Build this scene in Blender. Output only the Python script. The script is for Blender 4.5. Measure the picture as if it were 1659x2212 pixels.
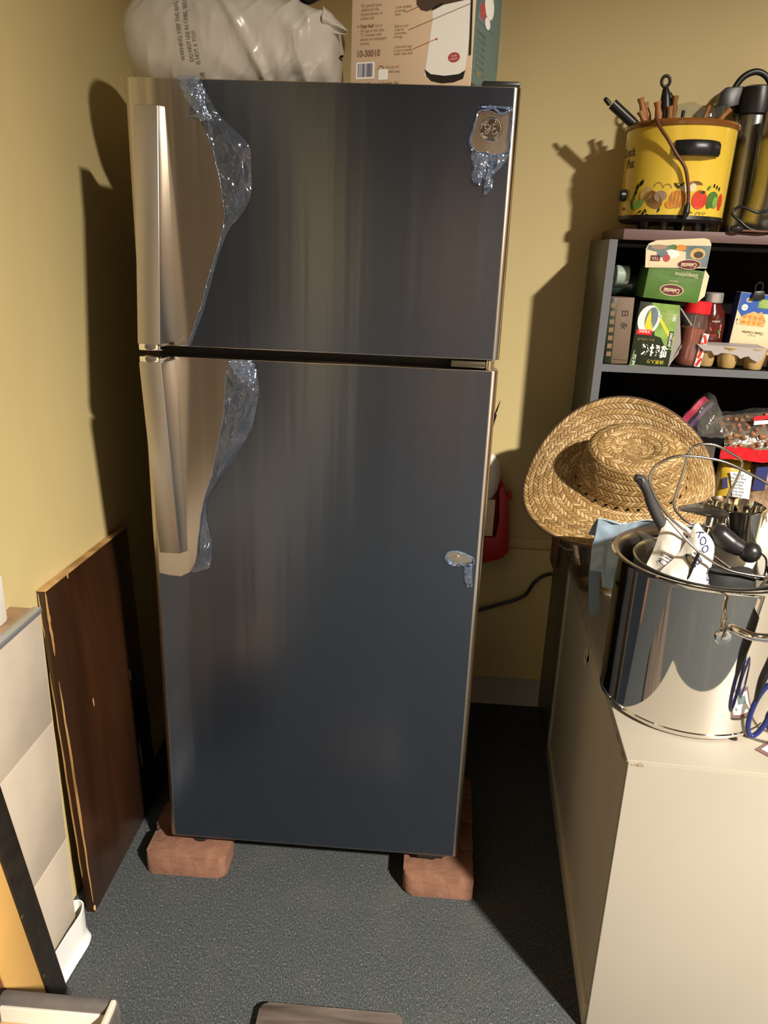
import bpy, bmesh, math, random
from math import sin, cos, pi, radians
from mathutils import Vector, Matrix, noise
from mathutils.geometry import tessellate_polygon

random.seed(7)
for o_ in list(bpy.data.objects):
    bpy.data.objects.remove(o_)
S = bpy.context.scene
COL = S.collection

# ------------------------------------------------------------------ camera
F_PX = 1663.16
cam_d = bpy.data.cameras.new('camera')
cam = bpy.data.objects.new('camera', cam_d)
COL.objects.link(cam)
YAW, PITCH, ROLL = -0.0540, -0.3216, 0.0385
fw = Vector((sin(YAW) * cos(PITCH), cos(YAW) * cos(PITCH), sin(PITCH)))
rt = Vector((cos(YAW), -sin(YAW), 0))
up = rt.cross(fw)
R_ = cos(ROLL) * rt + sin(ROLL) * up
U_ = -sin(ROLL) * rt + cos(ROLL) * up
M_ = Matrix((R_, U_, -fw)).transposed().to_4x4()
M_.translation = Vector((0.2248, -1.5179, 1.4719))
cam.matrix_world = M_
cam_d.sensor_fit = 'VERTICAL'
cam_d.sensor_height = 36.0
cam_d.lens = 36.0 * F_PX / 2212.0
cam_d.clip_start = 0.02
S.camera = cam

# ------------------------------------------------------------------ light and exposure
S.view_settings.view_transform = 'Standard'
S.view_settings.look = 'None'
S.view_settings.gamma = 1.0
S.view_settings.use_curve_mapping = False
S.view_settings.exposure = 0.0

world = bpy.data.worlds.new('world')
S.world = world
world.use_nodes = True
world.node_tree.nodes['Background'].inputs[0].default_value = (0.9, 0.8, 0.65, 1)
world.node_tree.nodes['Background'].inputs[1].default_value = 0.02

LAMP_POS = (2.95, -3.75, 3.95)
la = bpy.data.lights.new('ceiling_lamp_light', 'AREA')
la.shape = 'DISK'
la.size = 0.30
la.spread = radians(144)
la.energy = 1400
la.color = (1.0, 0.92, 0.79)
lo = bpy.data.objects.new('ceiling_lamp_light', la)
lo.location = LAMP_POS
COL.objects.link(lo)


# ------------------------------------------------------------------ material helpers
def new_mat(name):
    m = bpy.data.materials.new(name)
    m.use_nodes = True
    return m, m.node_tree, m.node_tree.nodes['Principled BSDF']


def mat(name, col, rough=0.6, metal=0.0, var=0.0, vscale=8.0, bump=0.0, bscale=60.0, aniso=0.0, col2=None,
        stretch=None, spec=0.5, coat=0.0, detail=4.0, lo_hi=(0.35, 0.65), trans=0.0, ior=1.45, sub=0.0, bdist=0.004):
    m, nt, b = new_mat(name)
    b.inputs['Base Color'].default_value = (*col, 1)
    b.inputs['Roughness'].default_value = rough
    b.inputs['Metallic'].default_value = metal
    b.inputs['Specular IOR Level'].default_value = spec
    b.inputs['IOR'].default_value = ior
    if coat:
        b.inputs['Coat Weight'].default_value = coat
        b.inputs['Coat Roughness'].default_value = 0.08
    if trans:
        b.inputs['Transmission Weight'].default_value = trans
    if aniso:
        b.inputs['Anisotropic'].default_value = aniso
    tc = nt.nodes.new('ShaderNodeTexCoord')
    mp = nt.nodes.new('ShaderNodeMapping')
    nt.links.new(tc.outputs['Object'], mp.inputs[0])
    if stretch:
        mp.inputs['Scale'].default_value = stretch
    if var or col2:
        n = nt.nodes.new('ShaderNodeTexNoise')
        n.inputs['Scale'].default_value = vscale
        n.inputs['Detail'].default_value = detail
        nt.links.new(mp.outputs[0], n.inputs['Vector'])
        r = nt.nodes.new('ShaderNodeValToRGB')
        r.color_ramp.elements[0].position = lo_hi[0]
        r.color_ramp.elements[1].position = lo_hi[1]
        c2 = col2 if col2 else tuple(max(0, c * (1 - var)) for c in col)
        r.color_ramp.elements[0].color = (*c2, 1)
        r.color_ramp.elements[1].color = (*col, 1)
        nt.links.new(n.outputs['Fac'], r.inputs[0])
        nt.links.new(r.outputs[0], b.inputs['Base Color'])
    if bump:
        n2 = nt.nodes.new('ShaderNodeTexNoise')
        n2.inputs['Scale'].default_value = bscale
        n2.inputs['Detail'].default_value = 5
        nt.links.new(mp.outputs[0], n2.inputs['Vector'])
        bp = nt.nodes.new('ShaderNodeBump')
        bp.inputs['Strength'].default_value = bump
        bp.inputs['Distance'].default_value = bdist
        nt.links.new(n2.outputs['Fac'], bp.inputs['Height'])
        nt.links.new(bp.outputs[0], b.inputs['Normal'])
    return m


def film_mat(name, tint, haze_col, haze, gloss, grough, bump=0.0, bscale=20.0):
    m, nt, b = new_mat(name)
    nt.nodes.remove(b)
    out = nt.nodes['Material Output']
    tr = nt.nodes.new('ShaderNodeBsdfTransparent')
    tr.inputs[0].default_value = (*tint, 1)
    df = nt.nodes.new('ShaderNodeBsdfDiffuse')
    df.inputs[0].default_value = (*haze_col, 1)
    gl = nt.nodes.new('ShaderNodeBsdfGlossy')
    gl.inputs['Roughness'].default_value = grough
    gl.inputs[0].default_value = (0.95, 0.97, 1, 1)
    m1 = nt.nodes.new('ShaderNodeMixShader')
    m1.inputs[0].default_value = haze
    nt.links.new(tr.outputs[0], m1.inputs[1])
    nt.links.new(df.outputs[0], m1.inputs[2])
    m2 = nt.nodes.new('ShaderNodeMixShader')
    m2.inputs[0].default_value = gloss
    nt.links.new(m1.outputs[0], m2.inputs[1])
    nt.links.new(gl.outputs[0], m2.inputs[2])
    nt.links.new(m2.outputs[0], out.inputs[0])
    if bump:
        tc = nt.nodes.new('ShaderNodeTexCoord')
        n2 = nt.nodes.new('ShaderNodeTexNoise')
        n2.inputs['Scale'].default_value = bscale
        n2.inputs['Detail'].default_value = 3
        nt.links.new(tc.outputs['Object'], n2.inputs['Vector'])
        bp = nt.nodes.new('ShaderNodeBump')
        bp.inputs['Strength'].default_value = bump
        bp.inputs['Distance'].default_value = 0.01
        nt.links.new(n2.outputs['Fac'], bp.inputs['Height'])
        nt.links.new(bp.outputs[0], gl.inputs['Normal'])
        nt.links.new(bp.outputs[0], df.inputs['Normal'])
    return m


def brushed(name, col, rough, aniso):
    m, nt, b = new_mat(name)
    b.inputs['Base Color'].default_value = (*col, 1)
    b.inputs['Metallic'].default_value = 1.0
    b.inputs['Roughness'].default_value = rough
    b.inputs['Anisotropic'].default_value = aniso
    tn = nt.nodes.new('ShaderNodeTangent')
    tn.direction_type = 'RADIAL'
    tn.axis = 'Z'
    nt.links.new(tn.outputs[0], b.inputs['Tangent'])
    b.inputs['Anisotropic Rotation'].default_value = 0.25
    tc = nt.nodes.new('ShaderNodeTexCoord')
    mp = nt.nodes.new('ShaderNodeMapping')
    mp.inputs['Scale'].default_value = (3.5, 1, 0.12)
    n = nt.nodes.new('ShaderNodeTexNoise')
    n.inputs['Scale'].default_value = 6
    n.inputs['Detail'].default_value = 2
    nt.links.new(tc.outputs['Object'], mp.inputs[0])
    nt.links.new(mp.outputs[0], n.inputs['Vector'])
    bp = nt.nodes.new('ShaderNodeBump')
    bp.inputs['Strength'].default_value = 0.14
    bp.inputs['Distance'].default_value = 0.01
    nt.links.new(n.outputs['Fac'], bp.inputs['Height'])
    nt.links.new(bp.outputs[0], b.inputs['Normal'])
    return m


def carpet_mat():
    m, nt, b = new_mat('carpet')
    tc = nt.nodes.new('ShaderNodeTexCoord')
    mp = nt.nodes.new('ShaderNodeMapping')
    mp.inputs['Scale'].default_value = (1.0, 0.45, 1)
    nt.links.new(tc.outputs['Object'], mp.inputs[0])
    n = nt.nodes.new('ShaderNodeTexNoise')
    n.inputs['Scale'].default_value = 420
    n.inputs['Detail'].default_value = 4
    nt.links.new(mp.outputs[0], n.inputs['Vector'])
    r = nt.nodes.new('ShaderNodeValToRGB')
    e = r.color_ramp.elements
    e[0].position = 0.30; e[0].color = (0.021, 0.023, 0.024, 1)
    e[1].position = 0.62; e[1].color = (0.068, 0.075, 0.079, 1)
    e2 = e.new(0.74); e2.color = (0.26, 0.30, 0.30, 1)
    nt.links.new(n.outputs['Fac'], r.inputs[0])
    n3 = nt.nodes.new('ShaderNodeTexNoise')
    n3.inputs['Scale'].default_value = 7
    n3.inputs['Detail'].default_value = 4
    nt.links.new(tc.outputs['Object'], n3.inputs['Vector'])
    mx = nt.nodes.new('ShaderNodeMix')
    mx.data_type = 'RGBA'
    mx.blend_type = 'MIX'
    r3 = nt.nodes.new('ShaderNodeValToRGB')
    r3.color_ramp.elements[0].position = 0.52; r3.color_ramp.elements[0].color = (0, 0, 0, 1)
    r3.color_ramp.elements[1].position = 0.75; r3.color_ramp.elements[1].color = (0.18, 0.18, 0.18, 1)
    nt.links.new(n3.outputs['Fac'], r3.inputs[0])
    nt.links.new(r3.outputs[0], mx.inputs['Factor'])
    nt.links.new(r.outputs[0], mx.inputs['A'])
    mx.inputs['B'].default_value = (0.12, 0.115, 0.08, 1)
    # scattered pale flecks of fibre
    vo = nt.nodes.new('ShaderNodeTexNoise')
    vo.inputs['Scale'].default_value = 330
    vo.inputs['Detail'].default_value = 1
    nt.links.new(tc.outputs['Object'], vo.inputs['Vector'])
    rf = nt.nodes.new('ShaderNodeValToRGB')
    rf.color_ramp.elements[0].position = 0.66; rf.color_ramp.elements[0].color = (0, 0, 0, 1)
    rf.color_ramp.elements[1].position = 0.74; rf.color_ramp.elements[1].color = (0.8, 0.8, 0.8, 1)
    nt.links.new(vo.outputs['Fac'], rf.inputs[0])
    mf = nt.nodes.new('ShaderNodeMix')
    mf.data_type = 'RGBA'
    nt.links.new(rf.outputs[0], mf.inputs['Factor'])
    nt.links.new(mx.outputs['Result'], mf.inputs['A'])
    mf.inputs['B'].default_value = (0.21, 0.22, 0.215, 1)
    nt.links.new(mf.outputs['Result'], b.inputs['Base Color'])
    b.inputs['Roughness'].default_value = 0.95
    b.inputs['Specular IOR Level'].default_value = 0.15
    bp = nt.nodes.new('ShaderNodeBump')
    bp.inputs['Strength'].default_value = 0.45
    bp.inputs['Distance'].default_value = 0.004
    nt.links.new(n.outputs['Fac'], bp.inputs['Height'])
    nt.links.new(bp.outputs[0], b.inputs['Normal'])
    return m


def straw_mat():
    """plaited straw: herringbone of slanted strands, laid out in the hat's own UV (strand units)"""
    m, nt, b = new_mat('straw')
    L = nt.links.new
    uv = nt.nodes.new('ShaderNodeUVMap')
    sp = nt.nodes.new('ShaderNodeSeparateXYZ')
    L(uv.outputs[0], sp.inputs[0])

    def mth(op, a, bb=None):
        n = nt.nodes.new('ShaderNodeMath')
        n.operation = op
        for i, v in enumerate((a, bb)):
            if v is None:
                continue
            if isinstance(v, (int, float)):
                n.inputs[i].default_value = v
            else:
                L(v, n.inputs[i])
        return n.outputs[0]
    u, v = sp.outputs[0], sp.outputs[1]
    row = mth('FLOOR', v)
    fv = mth('FRACT', v)
    par = mth('MODULO', row, 2.0)
    sgn = mth('SUBTRACT', mth('MULTIPLY', par, 2.0), 1.0)
    s = mth('ADD', u, mth('MULTIPLY', sgn, mth('MULTIPLY', fv, 1.15)))
    cell = mth('FLOOR', s)
    fs = mth('FRACT', s)
    # strand profile
    hs = mth('SUBTRACT', 1.0, mth('POWER', mth('ABSOLUTE', mth('SUBTRACT', mth('MULTIPLY', fs, 2.0), 1.0)), 3.0))
    hr = mth('SUBTRACT', 1.0, mth('POWER', mth('ABSOLUTE', mth('SUBTRACT', mth('MULTIPLY', fv, 2.0), 1.0)), 4.0))
    h = mth('MULTIPLY', hs, hr)
    cx = nt.nodes.new('ShaderNodeCombineXYZ')
    L(cell, cx.inputs[0]); L(row, cx.inputs[1])
    wn = nt.nodes.new('ShaderNodeTexWhiteNoise')
    wn.noise_dimensions = '2D'
    L(cx.outputs[0], wn.inputs['Vector'])
    r = nt.nodes.new('ShaderNodeValToRGB')
    e = r.color_ramp.elements
    e[0].position = 0; e[0].color = (0.28, 0.16, 0.058, 1)
    e[1].position = 1; e[1].color = (0.56, 0.39, 0.19, 1)
    k = e.new(0.5); k.color = (0.385, 0.24, 0.092, 1)
    L(wn.outputs['Value'], r.inputs[0])
    mx = nt.nodes.new('ShaderNodeMix')
    mx.data_type = 'RGBA'
    mx.blend_type = 'MIX'
    L(mth('MINIMUM', mth('MULTIPLY', h, 1.7), 1.0), mx.inputs['Factor'])
    mx.inputs['A'].default_value = (0.16, 0.085, 0.025, 1)
    L(r.outputs[0], mx.inputs['B'])
    L(mx.outputs['Result'], b.inputs['Base Color'])
    b.inputs['Roughness'].default_value = 0.45
    bp = nt.nodes.new('ShaderNodeBump')
    bp.inputs['Strength'].default_value = 0.6
    bp.inputs['Distance'].default_value = 0.003
    L(mth('ADD', h, mth('MULTIPLY', wn.outputs['Value'], 0.4)), bp.inputs['Height'])
    L(bp.outputs[0], b.inputs['Normal'])
    return m


def wood_mat(name, c1, c2, rough=0.35, scale=3.0, stretch=(1, 1, 1), coat=0.0):
    m, nt, b = new_mat(name)
    tc = nt.nodes.new('ShaderNodeTexCoord')
    mp = nt.nodes.new('ShaderNodeMapping')
    mp.inputs['Scale'].default_value = stretch
    nt.links.new(tc.outputs['Object'], mp.inputs[0])
    n = nt.nodes.new('ShaderNodeTexNoise')
    n.inputs['Scale'].default_value = scale
    n.inputs['Detail'].default_value = 8
    n.inputs['Distortion'].default_value = 0.6
    nt.links.new(mp.outputs[0], n.inputs['Vector'])
    r = nt.nodes.new('ShaderNodeValToRGB')
    r.color_ramp.elements[0].position = 0.35
    r.color_ramp.elements[0].color = (*c1, 1)
    r.color_ramp.elements[1].position = 0.68
    r.color_ramp.elements[1].color = (*c2, 1)
    nt.links.new(n.outputs['Fac'], r.inputs[0])
    nt.links.new(r.outputs[0], b.inputs['Base Color'])
    b.inputs['Roughness'].default_value = rough
    if coat:
        b.inputs['Coat Weight'].default_value = coat
        b.inputs['Coat Roughness'].default_value = 0.2
    bp = nt.nodes.new('ShaderNodeBump')
    bp.inputs['Strength'].default_value = 0.12
    bp.inputs['Distance'].default_value = 0.003
    nt.links.new(n.outputs['Fac'], bp.inputs['Height'])
    nt.links.new(bp.outputs[0], b.inputs['Normal'])
    return m


M = dict(
    wall=mat('yellow_wall_paint', (0.61, 0.49, 0.235), 0.55, var=0.06, vscale=3, bump=0.25, bscale=14, stretch=(1, 1, 0.5)),
    panelling=wood_mat('dark_wall_panelling', (0.045, 0.026, 0.015), (0.10, 0.058, 0.03), 0.5, 3, (4, 4, .3)),
    ceiling=mat('ceiling_paint', (0.20, 0.18, 0.15), 0.8, var=0.05),
    carpet=carpet_mat(),
    cove=mat('cove_vinyl_white', (0.74, 0.73, 0.72), 0.35, var=0.06),
    cove_grey=mat('cove_vinyl_grey', (0.36, 0.34, 0.31), 0.45, var=0.1),
    tile=mat('beige_tile', (0.56, 0.48, 0.39), 0.35, col2=(0.50, 0.43, 0.35), vscale=9, bump=0.08, bscale=18),
    grout=mat('grout', (0.34, 0.29, 0.24), 0.9, var=0.2, vscale=40),
    ledge=mat('ledge_board', (0.42, 0.27, 0.15), 0.7, var=0.35, vscale=25),
    trim_metal=mat('tile_edge_trim', (0.50, 0.52, 0.55), 0.3, metal=0.6),
    white_trim=mat('white_trim_paint', (0.76, 0.72, 0.66), 0.5, var=0.05),
    yellow_edge=mat('yellow_end_paint', (0.66, 0.56, 0.26), 0.6, var=0.1),
    steel=brushed('brushed_steel', (0.53, 0.475, 0.40), 0.24, 0.7),
    handle_steel=mat('handle_steel', (0.52, 0.48, 0.43), 0.36, metal=1.0, bump=0.03, bscale=10),
    chrome=mat('chrome', (0.86, 0.85, 0.83), 0.06, metal=1.0),
    pot_steel=mat('polished_pot_steel', (0.80, 0.78, 0.75), 0.045, metal=1.0, bump=0.012, bscale=5, bdist=0.01),
    pot_inside=mat('brushed_pot_inside', (0.55, 0.53, 0.50), 0.28, metal=1.0),
    film=film_mat('blue_protective_film', (0.385, 0.425, 0.505), (0.085, 0.11, 0.16), 0.10, 0.022, 0.2),
    film_loose=film_mat('loose_blue_film', (0.90, 0.93, 0.98), (0.26, 0.32, 0.44), 0.09, 0.07, 0.14, 0.7, 28),
    film_edge=film_mat('crumpled_film_edge', (0.72, 0.80, 0.95), (0.22, 0.31, 0.50), 0.22, 0.16, 0.10, 0.8, 60),
    fridge_case=mat('fridge_case', (0.035, 0.035, 0.038), 0.5, var=0.2),
    black=mat('black_plastic', (0.012, 0.012, 0.013), 0.35),
    black_rubber=mat('black_rubber', (0.01, 0.01, 0.011), 0.7),
    dark_metal=mat('dark_metal', (0.10, 0.085, 0.06), 0.4, metal=0.8),
    brick=mat('red_brick', (0.215, 0.104, 0.065), 0.9, col2=(0.16, 0.074, 0.046), vscale=30, bump=0.6, bscale=90, bdist=0.003),
    board=wood_mat('dark_stained_board', (0.013, 0.005, 0.002), (0.042, 0.016, 0.006), 0.36, 5, (1, 1.2, 0.25), 0.3),
    board_edge=wood_mat('raw_board_edge', (0.24, 0.12, 0.04), (0.50, 0.31, 0.12), 0.6, 14, (1, 1, 0.3)),
    tan=mat('tan_panel', (0.62, 0.36, 0.11), 0.5, var=0.12, vscale=5),
    brown_panel=mat('brown_panel', (0.17, 0.075, 0.04), 0.5, var=0.2),
    black_frame=mat('black_frame', (0.018, 0.014, 0.010), 0.45, var=0.4, vscale=30),
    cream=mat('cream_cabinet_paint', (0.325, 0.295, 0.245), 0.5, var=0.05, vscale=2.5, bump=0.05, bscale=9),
    cream_lightened=mat('cream_lightened_for_shade', (0.52, 0.46, 0.35), 0.4, var=0.12, vscale=4, stretch=(1, 1, .3)),  # same cream paint, made lighter to offset the shade on this side
    chipped=mat('chipped_edge', (0.42, 0.34, 0.23), 0.7, var=0.5, vscale=60),
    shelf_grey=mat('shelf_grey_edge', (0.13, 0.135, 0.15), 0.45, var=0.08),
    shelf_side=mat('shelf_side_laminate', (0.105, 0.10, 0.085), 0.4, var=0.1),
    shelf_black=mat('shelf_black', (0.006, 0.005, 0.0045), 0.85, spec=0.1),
    mauve=mat('mauve_board', (0.16, 0.095, 0.092), 0.5, var=0.1),
    crock_yellow=mat('crock_yellow_enamel', (0.80, 0.55, 0.06), 0.18, var=0.04, coat=0.5),
    crock_brown=mat('crock_brown_rim', (0.25, 0.09, 0.02), 0.2, var=0.25, vscale=20, coat=0.5),
    stick=wood_mat('cinnamon_stick_wood', (0.22, 0.085, 0.02), (0.46, 0.20, 0.06), 0.5, 30, (1, 1, 0.3)),
    clear_bag=film_mat('clear_plastic', (0.94, 0.94, 0.92), (0.45, 0.44, 0.41), 0.09, 0.08, 0.12, 0.6, 40),
    cord=mat('brown_cord', (0.13, 0.045, 0.02), 0.4),
    red=mat('red_plastic', (0.40, 0.012, 0.018), 0.35),
    bright_red=mat('bright_red_cap', (0.72, 0.02, 0.03), 0.3),
    white=mat('white_plastic', (0.80, 0.77, 0.72), 0.35),
    print_white=mat('print_white', (0.82, 0.80, 0.76), 0.5),
    bag_white=mat('white_poly_bag', (0.40, 0.37, 0.325), 0.30, var=0.08, vscale=4, bump=0.3, bscale=11, bdist=0.01, spec=0.6),
    bag_print=mat('grey_bag_print', (0.16, 0.13, 0.12), 0.5),
    carton_tan=mat('tan_carton', (0.66, 0.50, 0.35), 0.55, var=0.05, vscale=3),
    carton_teal=mat('teal_carton', (0.10, 0.16, 0.15), 0.45, var=0.08),
    print_brown=mat('print_brown', (0.20, 0.125, 0.07), 0.6),
    print_soft=mat('print_soft_brown', (0.34, 0.235, 0.15), 0.6),
    print_black=mat('print_black', (0.015, 0.013, 0.013), 0.5),
    print_dark=mat('print_dark_brown', (0.07, 0.045, 0.035), 0.4),
    print_red=mat('print_red', (0.42, 0.06, 0.06), 0.5),
    print_maroon=mat('print_maroon', (0.12, 0.012, 0.015), 0.5),
    print_green=mat('print_green', (0.09, 0.20, 0.035), 0.5, var=0.25, vscale=20),
    print_lightgreen=mat('print_light_green', (0.24, 0.42, 0.08), 0.5, var=0.3, vscale=30),
    print_darkgreen=mat('print_dark_green', (0.014, 0.022, 0.008), 0.4),
    print_yellow=mat('print_yellow', (0.72, 0.58, 0.03), 0.5),
    print_orange=mat('print_orange', (0.75, 0.28, 0.03), 0.5, var=0.3, vscale=60),
    print_cream=mat('print_cream', (0.72, 0.62, 0.40), 0.5, var=0.05),
    print_blue=mat('print_blue', (0.03, 0.10, 0.42), 0.4),
    print_navy=mat('print_navy', (0.02, 0.025, 0.12), 0.5),
    print_sky=mat('print_grey_blue', (0.16, 0.22, 0.25), 0.5, var=0.4, vscale=25),
    print_gold=mat('print_gold', (0.70, 0.45, 0.15), 0.5, var=0.35, vscale=45),
    tomato=mat('print_tomato', (0.68, 0.05, 0.02), 0.35, var=0.15, vscale=40),
    mushroom=mat('print_mushroom', (0.30, 0.15, 0.045), 0.4, var=0.5, vscale=50),
    carton_brown=mat('brown_tea_carton', (0.17, 0.115, 0.075), 0.6, var=0.15),
    carton_grey=mat('grey_carton_inside', (0.30, 0.28, 0.25), 0.7, var=0.1),
    bottle_green=mat('dark_green_bottle', (0.02, 0.05, 0.035), 0.12, coat=0.5),
    pale_green=mat('pale_green_band', (0.32, 0.42, 0.36), 0.4),
    spice=mat('red_spice_powder', (0.33, 0.055, 0.025), 0.4, var=0.25, vscale=60, coat=0.6),
    clear_hard=film_mat('clear_jar_plastic', (0.90, 0.86, 0.84), (0.5, 0.4, 0.36), 0.10, 0.10, 0.08),
    syrup=mat('dark_red_bottle', (0.085, 0.012, 0.010), 0.12, coat=0.6),
    silver_cap=mat('silver_cap', (0.55, 0.53, 0.52), 0.3, metal=0.6),
    sauce=mat('apple_sauce_cup', (0.55, 0.37, 0.15), 0.25, var=0.15, vscale=14, coat=0.4),
    sauce_dark=mat('apple_sauce_shaded', (0.52, 0.35, 0.14), 0.25, var=0.15, vscale=14, coat=0.4),
    sleeve=mat('grey_card_sleeve', (0.42, 0.38, 0.37), 0.6, var=0.05),
    foil_seal=mat('cup_foil_seal', (0.66, 0.55, 0.35), 0.3, metal=0.4),
    straw=straw_mat(),
    hat_edge=mat('hat_edge_binding', (0.085, 0.045, 0.035), 0.5),
    blue_cloth=mat('pale_blue_plastic_sheet', (0.30, 0.40, 0.50), 0.28, var=0.1, bump=0.25, bscale=14, bdist=0.01),
    blue_strap=mat('dull_blue_strap', (0.15, 0.21, 0.27), 0.5, var=0.1),
    glass=film_mat('dish_glass', (0.82, 0.78, 0.68), (0.20, 0.16, 0.10), 0.12, 0.08, 0.05),
    paper=mat('white_wrapper', (0.80, 0.76, 0.69), 0.4, var=0.06, vscale=10, bump=0.4, bscale=25, bdist=0.006),
    grey_grip=mat('dark_grey_grip', (0.045, 0.045, 0.047), 0.45),
    wire=mat('chrome_wire', (0.60, 0.58, 0.55), 0.16, metal=1.0),
    scissor_blue=mat('blue_scissor_plastic', (0.012, 0.022, 0.12), 0.35),
    nuts=mat('peanut_brown', (0.34, 0.14, 0.06), 0.5, var=0.5, vscale=8),
    nuts2=mat('grain_brown', (0.33, 0.21, 0.12), 0.5, var=0.5, vscale=60, bump=0.8, bscale=70),
    foil_red=mat('red_foil', (0.50, 0.012, 0.02), 0.14, bump=0.3, bscale=30, bdist=0.006),
    foil_yellow=mat('yellow_bag', (0.55, 0.36, 0.03), 0.3, var=0.2, bump=0.3, bscale=24),
    foil_navy=mat('navy_bag', (0.012, 0.014, 0.05), 0.3),
    zip_magenta=mat('zip_strip_magenta', (0.36, 0.025, 0.07), 0.4),
    zip_purple=mat('zip_strip_purple', (0.13, 0.06, 0.20), 0.4),
    airpot_steel=mat('airpot_steel', (0.33, 0.33, 0.345), 0.26, metal=1.0, bump=0.25, bscale=10, bdist=0.01, stretch=(1, 1, .4)),
    stool_wood=wood_mat('weathered_stool_wood', (0.055, 0.042, 0.036), (0.15, 0.12, 0.10), 0.5, 14, (0.3, 3, 1)),
    tray_grey=mat('tray_grey_wrap', (0.10, 0.09, 0.085), 0.55, var=0.2, vscale=30),
    tray_white=mat('tray_white_inside', (0.62, 0.58, 0.50), 0.35, var=0.1),
    cardboard=mat('cardboard', (0.55, 0.36, 0.16), 0.7, var=0.08),
    door_wood=wood_mat('door_wood', (0.22, 0.10, 0.035), (0.42, 0.22, 0.08), 0.4, 4, (3, 1, .2)),
    door_dark=mat('dark_doorway', (0.055, 0.036, 0.016), 0.8),
    lamp_glass=mat('lamp_housing', (0.8, 0.78, 0.72), 0.4),
)


# ------------------------------------------------------------------ mesh helpers
def finish(bm, smooth=None):
    bmesh.ops.recalc_face_normals(bm, faces=bm.faces[:])
    me = bpy.data.meshes.new('m')
    bm.to_mesh(me)
    bm.free()
    if smooth is not None:
        me.polygons.foreach_set('use_smooth', [True] * len(me.polygons))
        me.update()
        me.set_sharp_from_angle(angle=radians(smooth))
    return me


def link(name, me, m, parent=None, loc=None, rot=None):
    me.name = name
    o = bpy.data.objects.new(name, me)
    COL.objects.link(o)
    if m is not None:
        for k in (m if isinstance(m, (list, tuple)) else [m]):
            me.materials.append(M[k] if isinstance(k, str) else k)
    if parent is not None:
        o.parent = parent
    if loc is not None:
        o.location = loc
    if rot is not None:
        o.rotation_euler = rot
    return o


def thing(name, label, cat, loc=(0, 0, 0), rot=(0, 0, 0), group=None):
    o = bpy.data.objects.new(name, None)
    o.empty_display_size = 0.05
    COL.objects.link(o)
    o.location = loc
    o.rotation_euler = rot
    return tag(o, label, cat, group)


def tag(o, label, cat, group=None):
    o['label'] = label
    o['category'] = cat
    if group:
        o['group'] = group
    return o


def struct(o):
    o['kind'] = 'structure'
    return o


def box(x0, x1, y0, y1, z0, z1, bev=0.0, seg=2):
    bm = bmesh.new()
    bmesh.ops.create_cube(bm, size=1)
    for v in bm.verts:
        v.co = Vector(((x0 + x1) / 2 + v.co.x * (x1 - x0), (y0 + y1) / 2 + v.co.y * (y1 - y0), (z0 + z1) / 2 + v.co.z * (z1 - z0)))
    if bev:
        bmesh.ops.bevel(bm, geom=bm.edges[:], offset=bev, segments=seg, affect='EDGES', profile=0.5)
    return finish(bm, 40 if bev else None)


def hexa(p):
    """8 points: bottom ring 4, top ring 4"""
    bm = bmesh.new()
    v = [bm.verts.new(q) for q in p]
    for f in ((0, 3, 2, 1), (4, 5, 6, 7), (0, 1, 5, 4), (1, 2, 6, 5), (2, 3, 7, 6), (3, 0, 4, 7)):
        bm.faces.new([v[i] for i in f])
    return bm


def prism(outline, z0, z1, axis='z', bev=0.0):
    """extrude a 2D outline (list of (a,b)) between z0 and z1 along axis"""
    bm = bmesh.new()

    def P(a, b, c):
        return {'z': (a, b, c), 'y': (a, c, b), 'x': (c, a, b)}[axis]
    lo_ = [bm.verts.new(P(a, b, z0)) for a, b in outline]
    hi_ = [bm.verts.new(P(a, b, z1)) for a, b in outline]
    n = len(outline)
    bm.faces.new(lo_)
    bm.faces.new(hi_)
    for i in range(n):
        bm.faces.new((lo_[i], lo_[(i + 1) % n], hi_[(i + 1) % n], hi_[i]))
    if bev:
        es = [e for f in bm.faces if len(f.verts) == n and n > 4 for e in f.edges] or bm.edges[:]
        bmesh.ops.bevel(bm, geom=list(set(es)), offset=bev, segments=2, affect='EDGES', profile=0.5)
    return finish(bm, 35)


def rrect(w, d, r, n=5, cx=0.0, cy=0.0):
    pts = []
    for (sx, sy, a0) in ((1, 1, 0), (-1, 1, 90), (-1, -1, 180), (1, -1, 270)):
        for k in range(n + 1):
            a = radians(a0 + 90 * k / n)
            pts.append((cx + sx * (w / 2 - r) + r * cos(a), cy + sy * (d / 2 - r) + r * sin(a)))
    return pts


def lathe(prof, seg=40, smooth=35, sx=1.0, sy=1.0, cap=True):
    bm = bmesh.new()
    rings = []
    for r, z in prof:
        if r < 1e-6:
            rings.append([bm.verts.new((0, 0, z))])
        else:
            rings.append([bm.verts.new((r * sx * cos(2 * pi * k / seg), r * sy * sin(2 * pi * k / seg), z)) for k in range(seg)])
    for a, b in zip(rings, rings[1:]):
        if len(a) == 1 and len(b) == 1:
            continue
        for k in range(seg):
            k2 = (k + 1) % seg
            if len(a) == 1:
                bm.faces.new((a[0], b[k], b[k2]))
            elif len(b) == 1:
                bm.faces.new((a[k], a[k2], b[0]))
            else:
                bm.faces.new((a[k], a[k2], b[k2], b[k]))
    if cap:
        for rg in (rings[0], rings[-1]):
            if len(rg) > 1:
                bm.faces.new(rg)
    return finish(bm, smooth)


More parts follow.
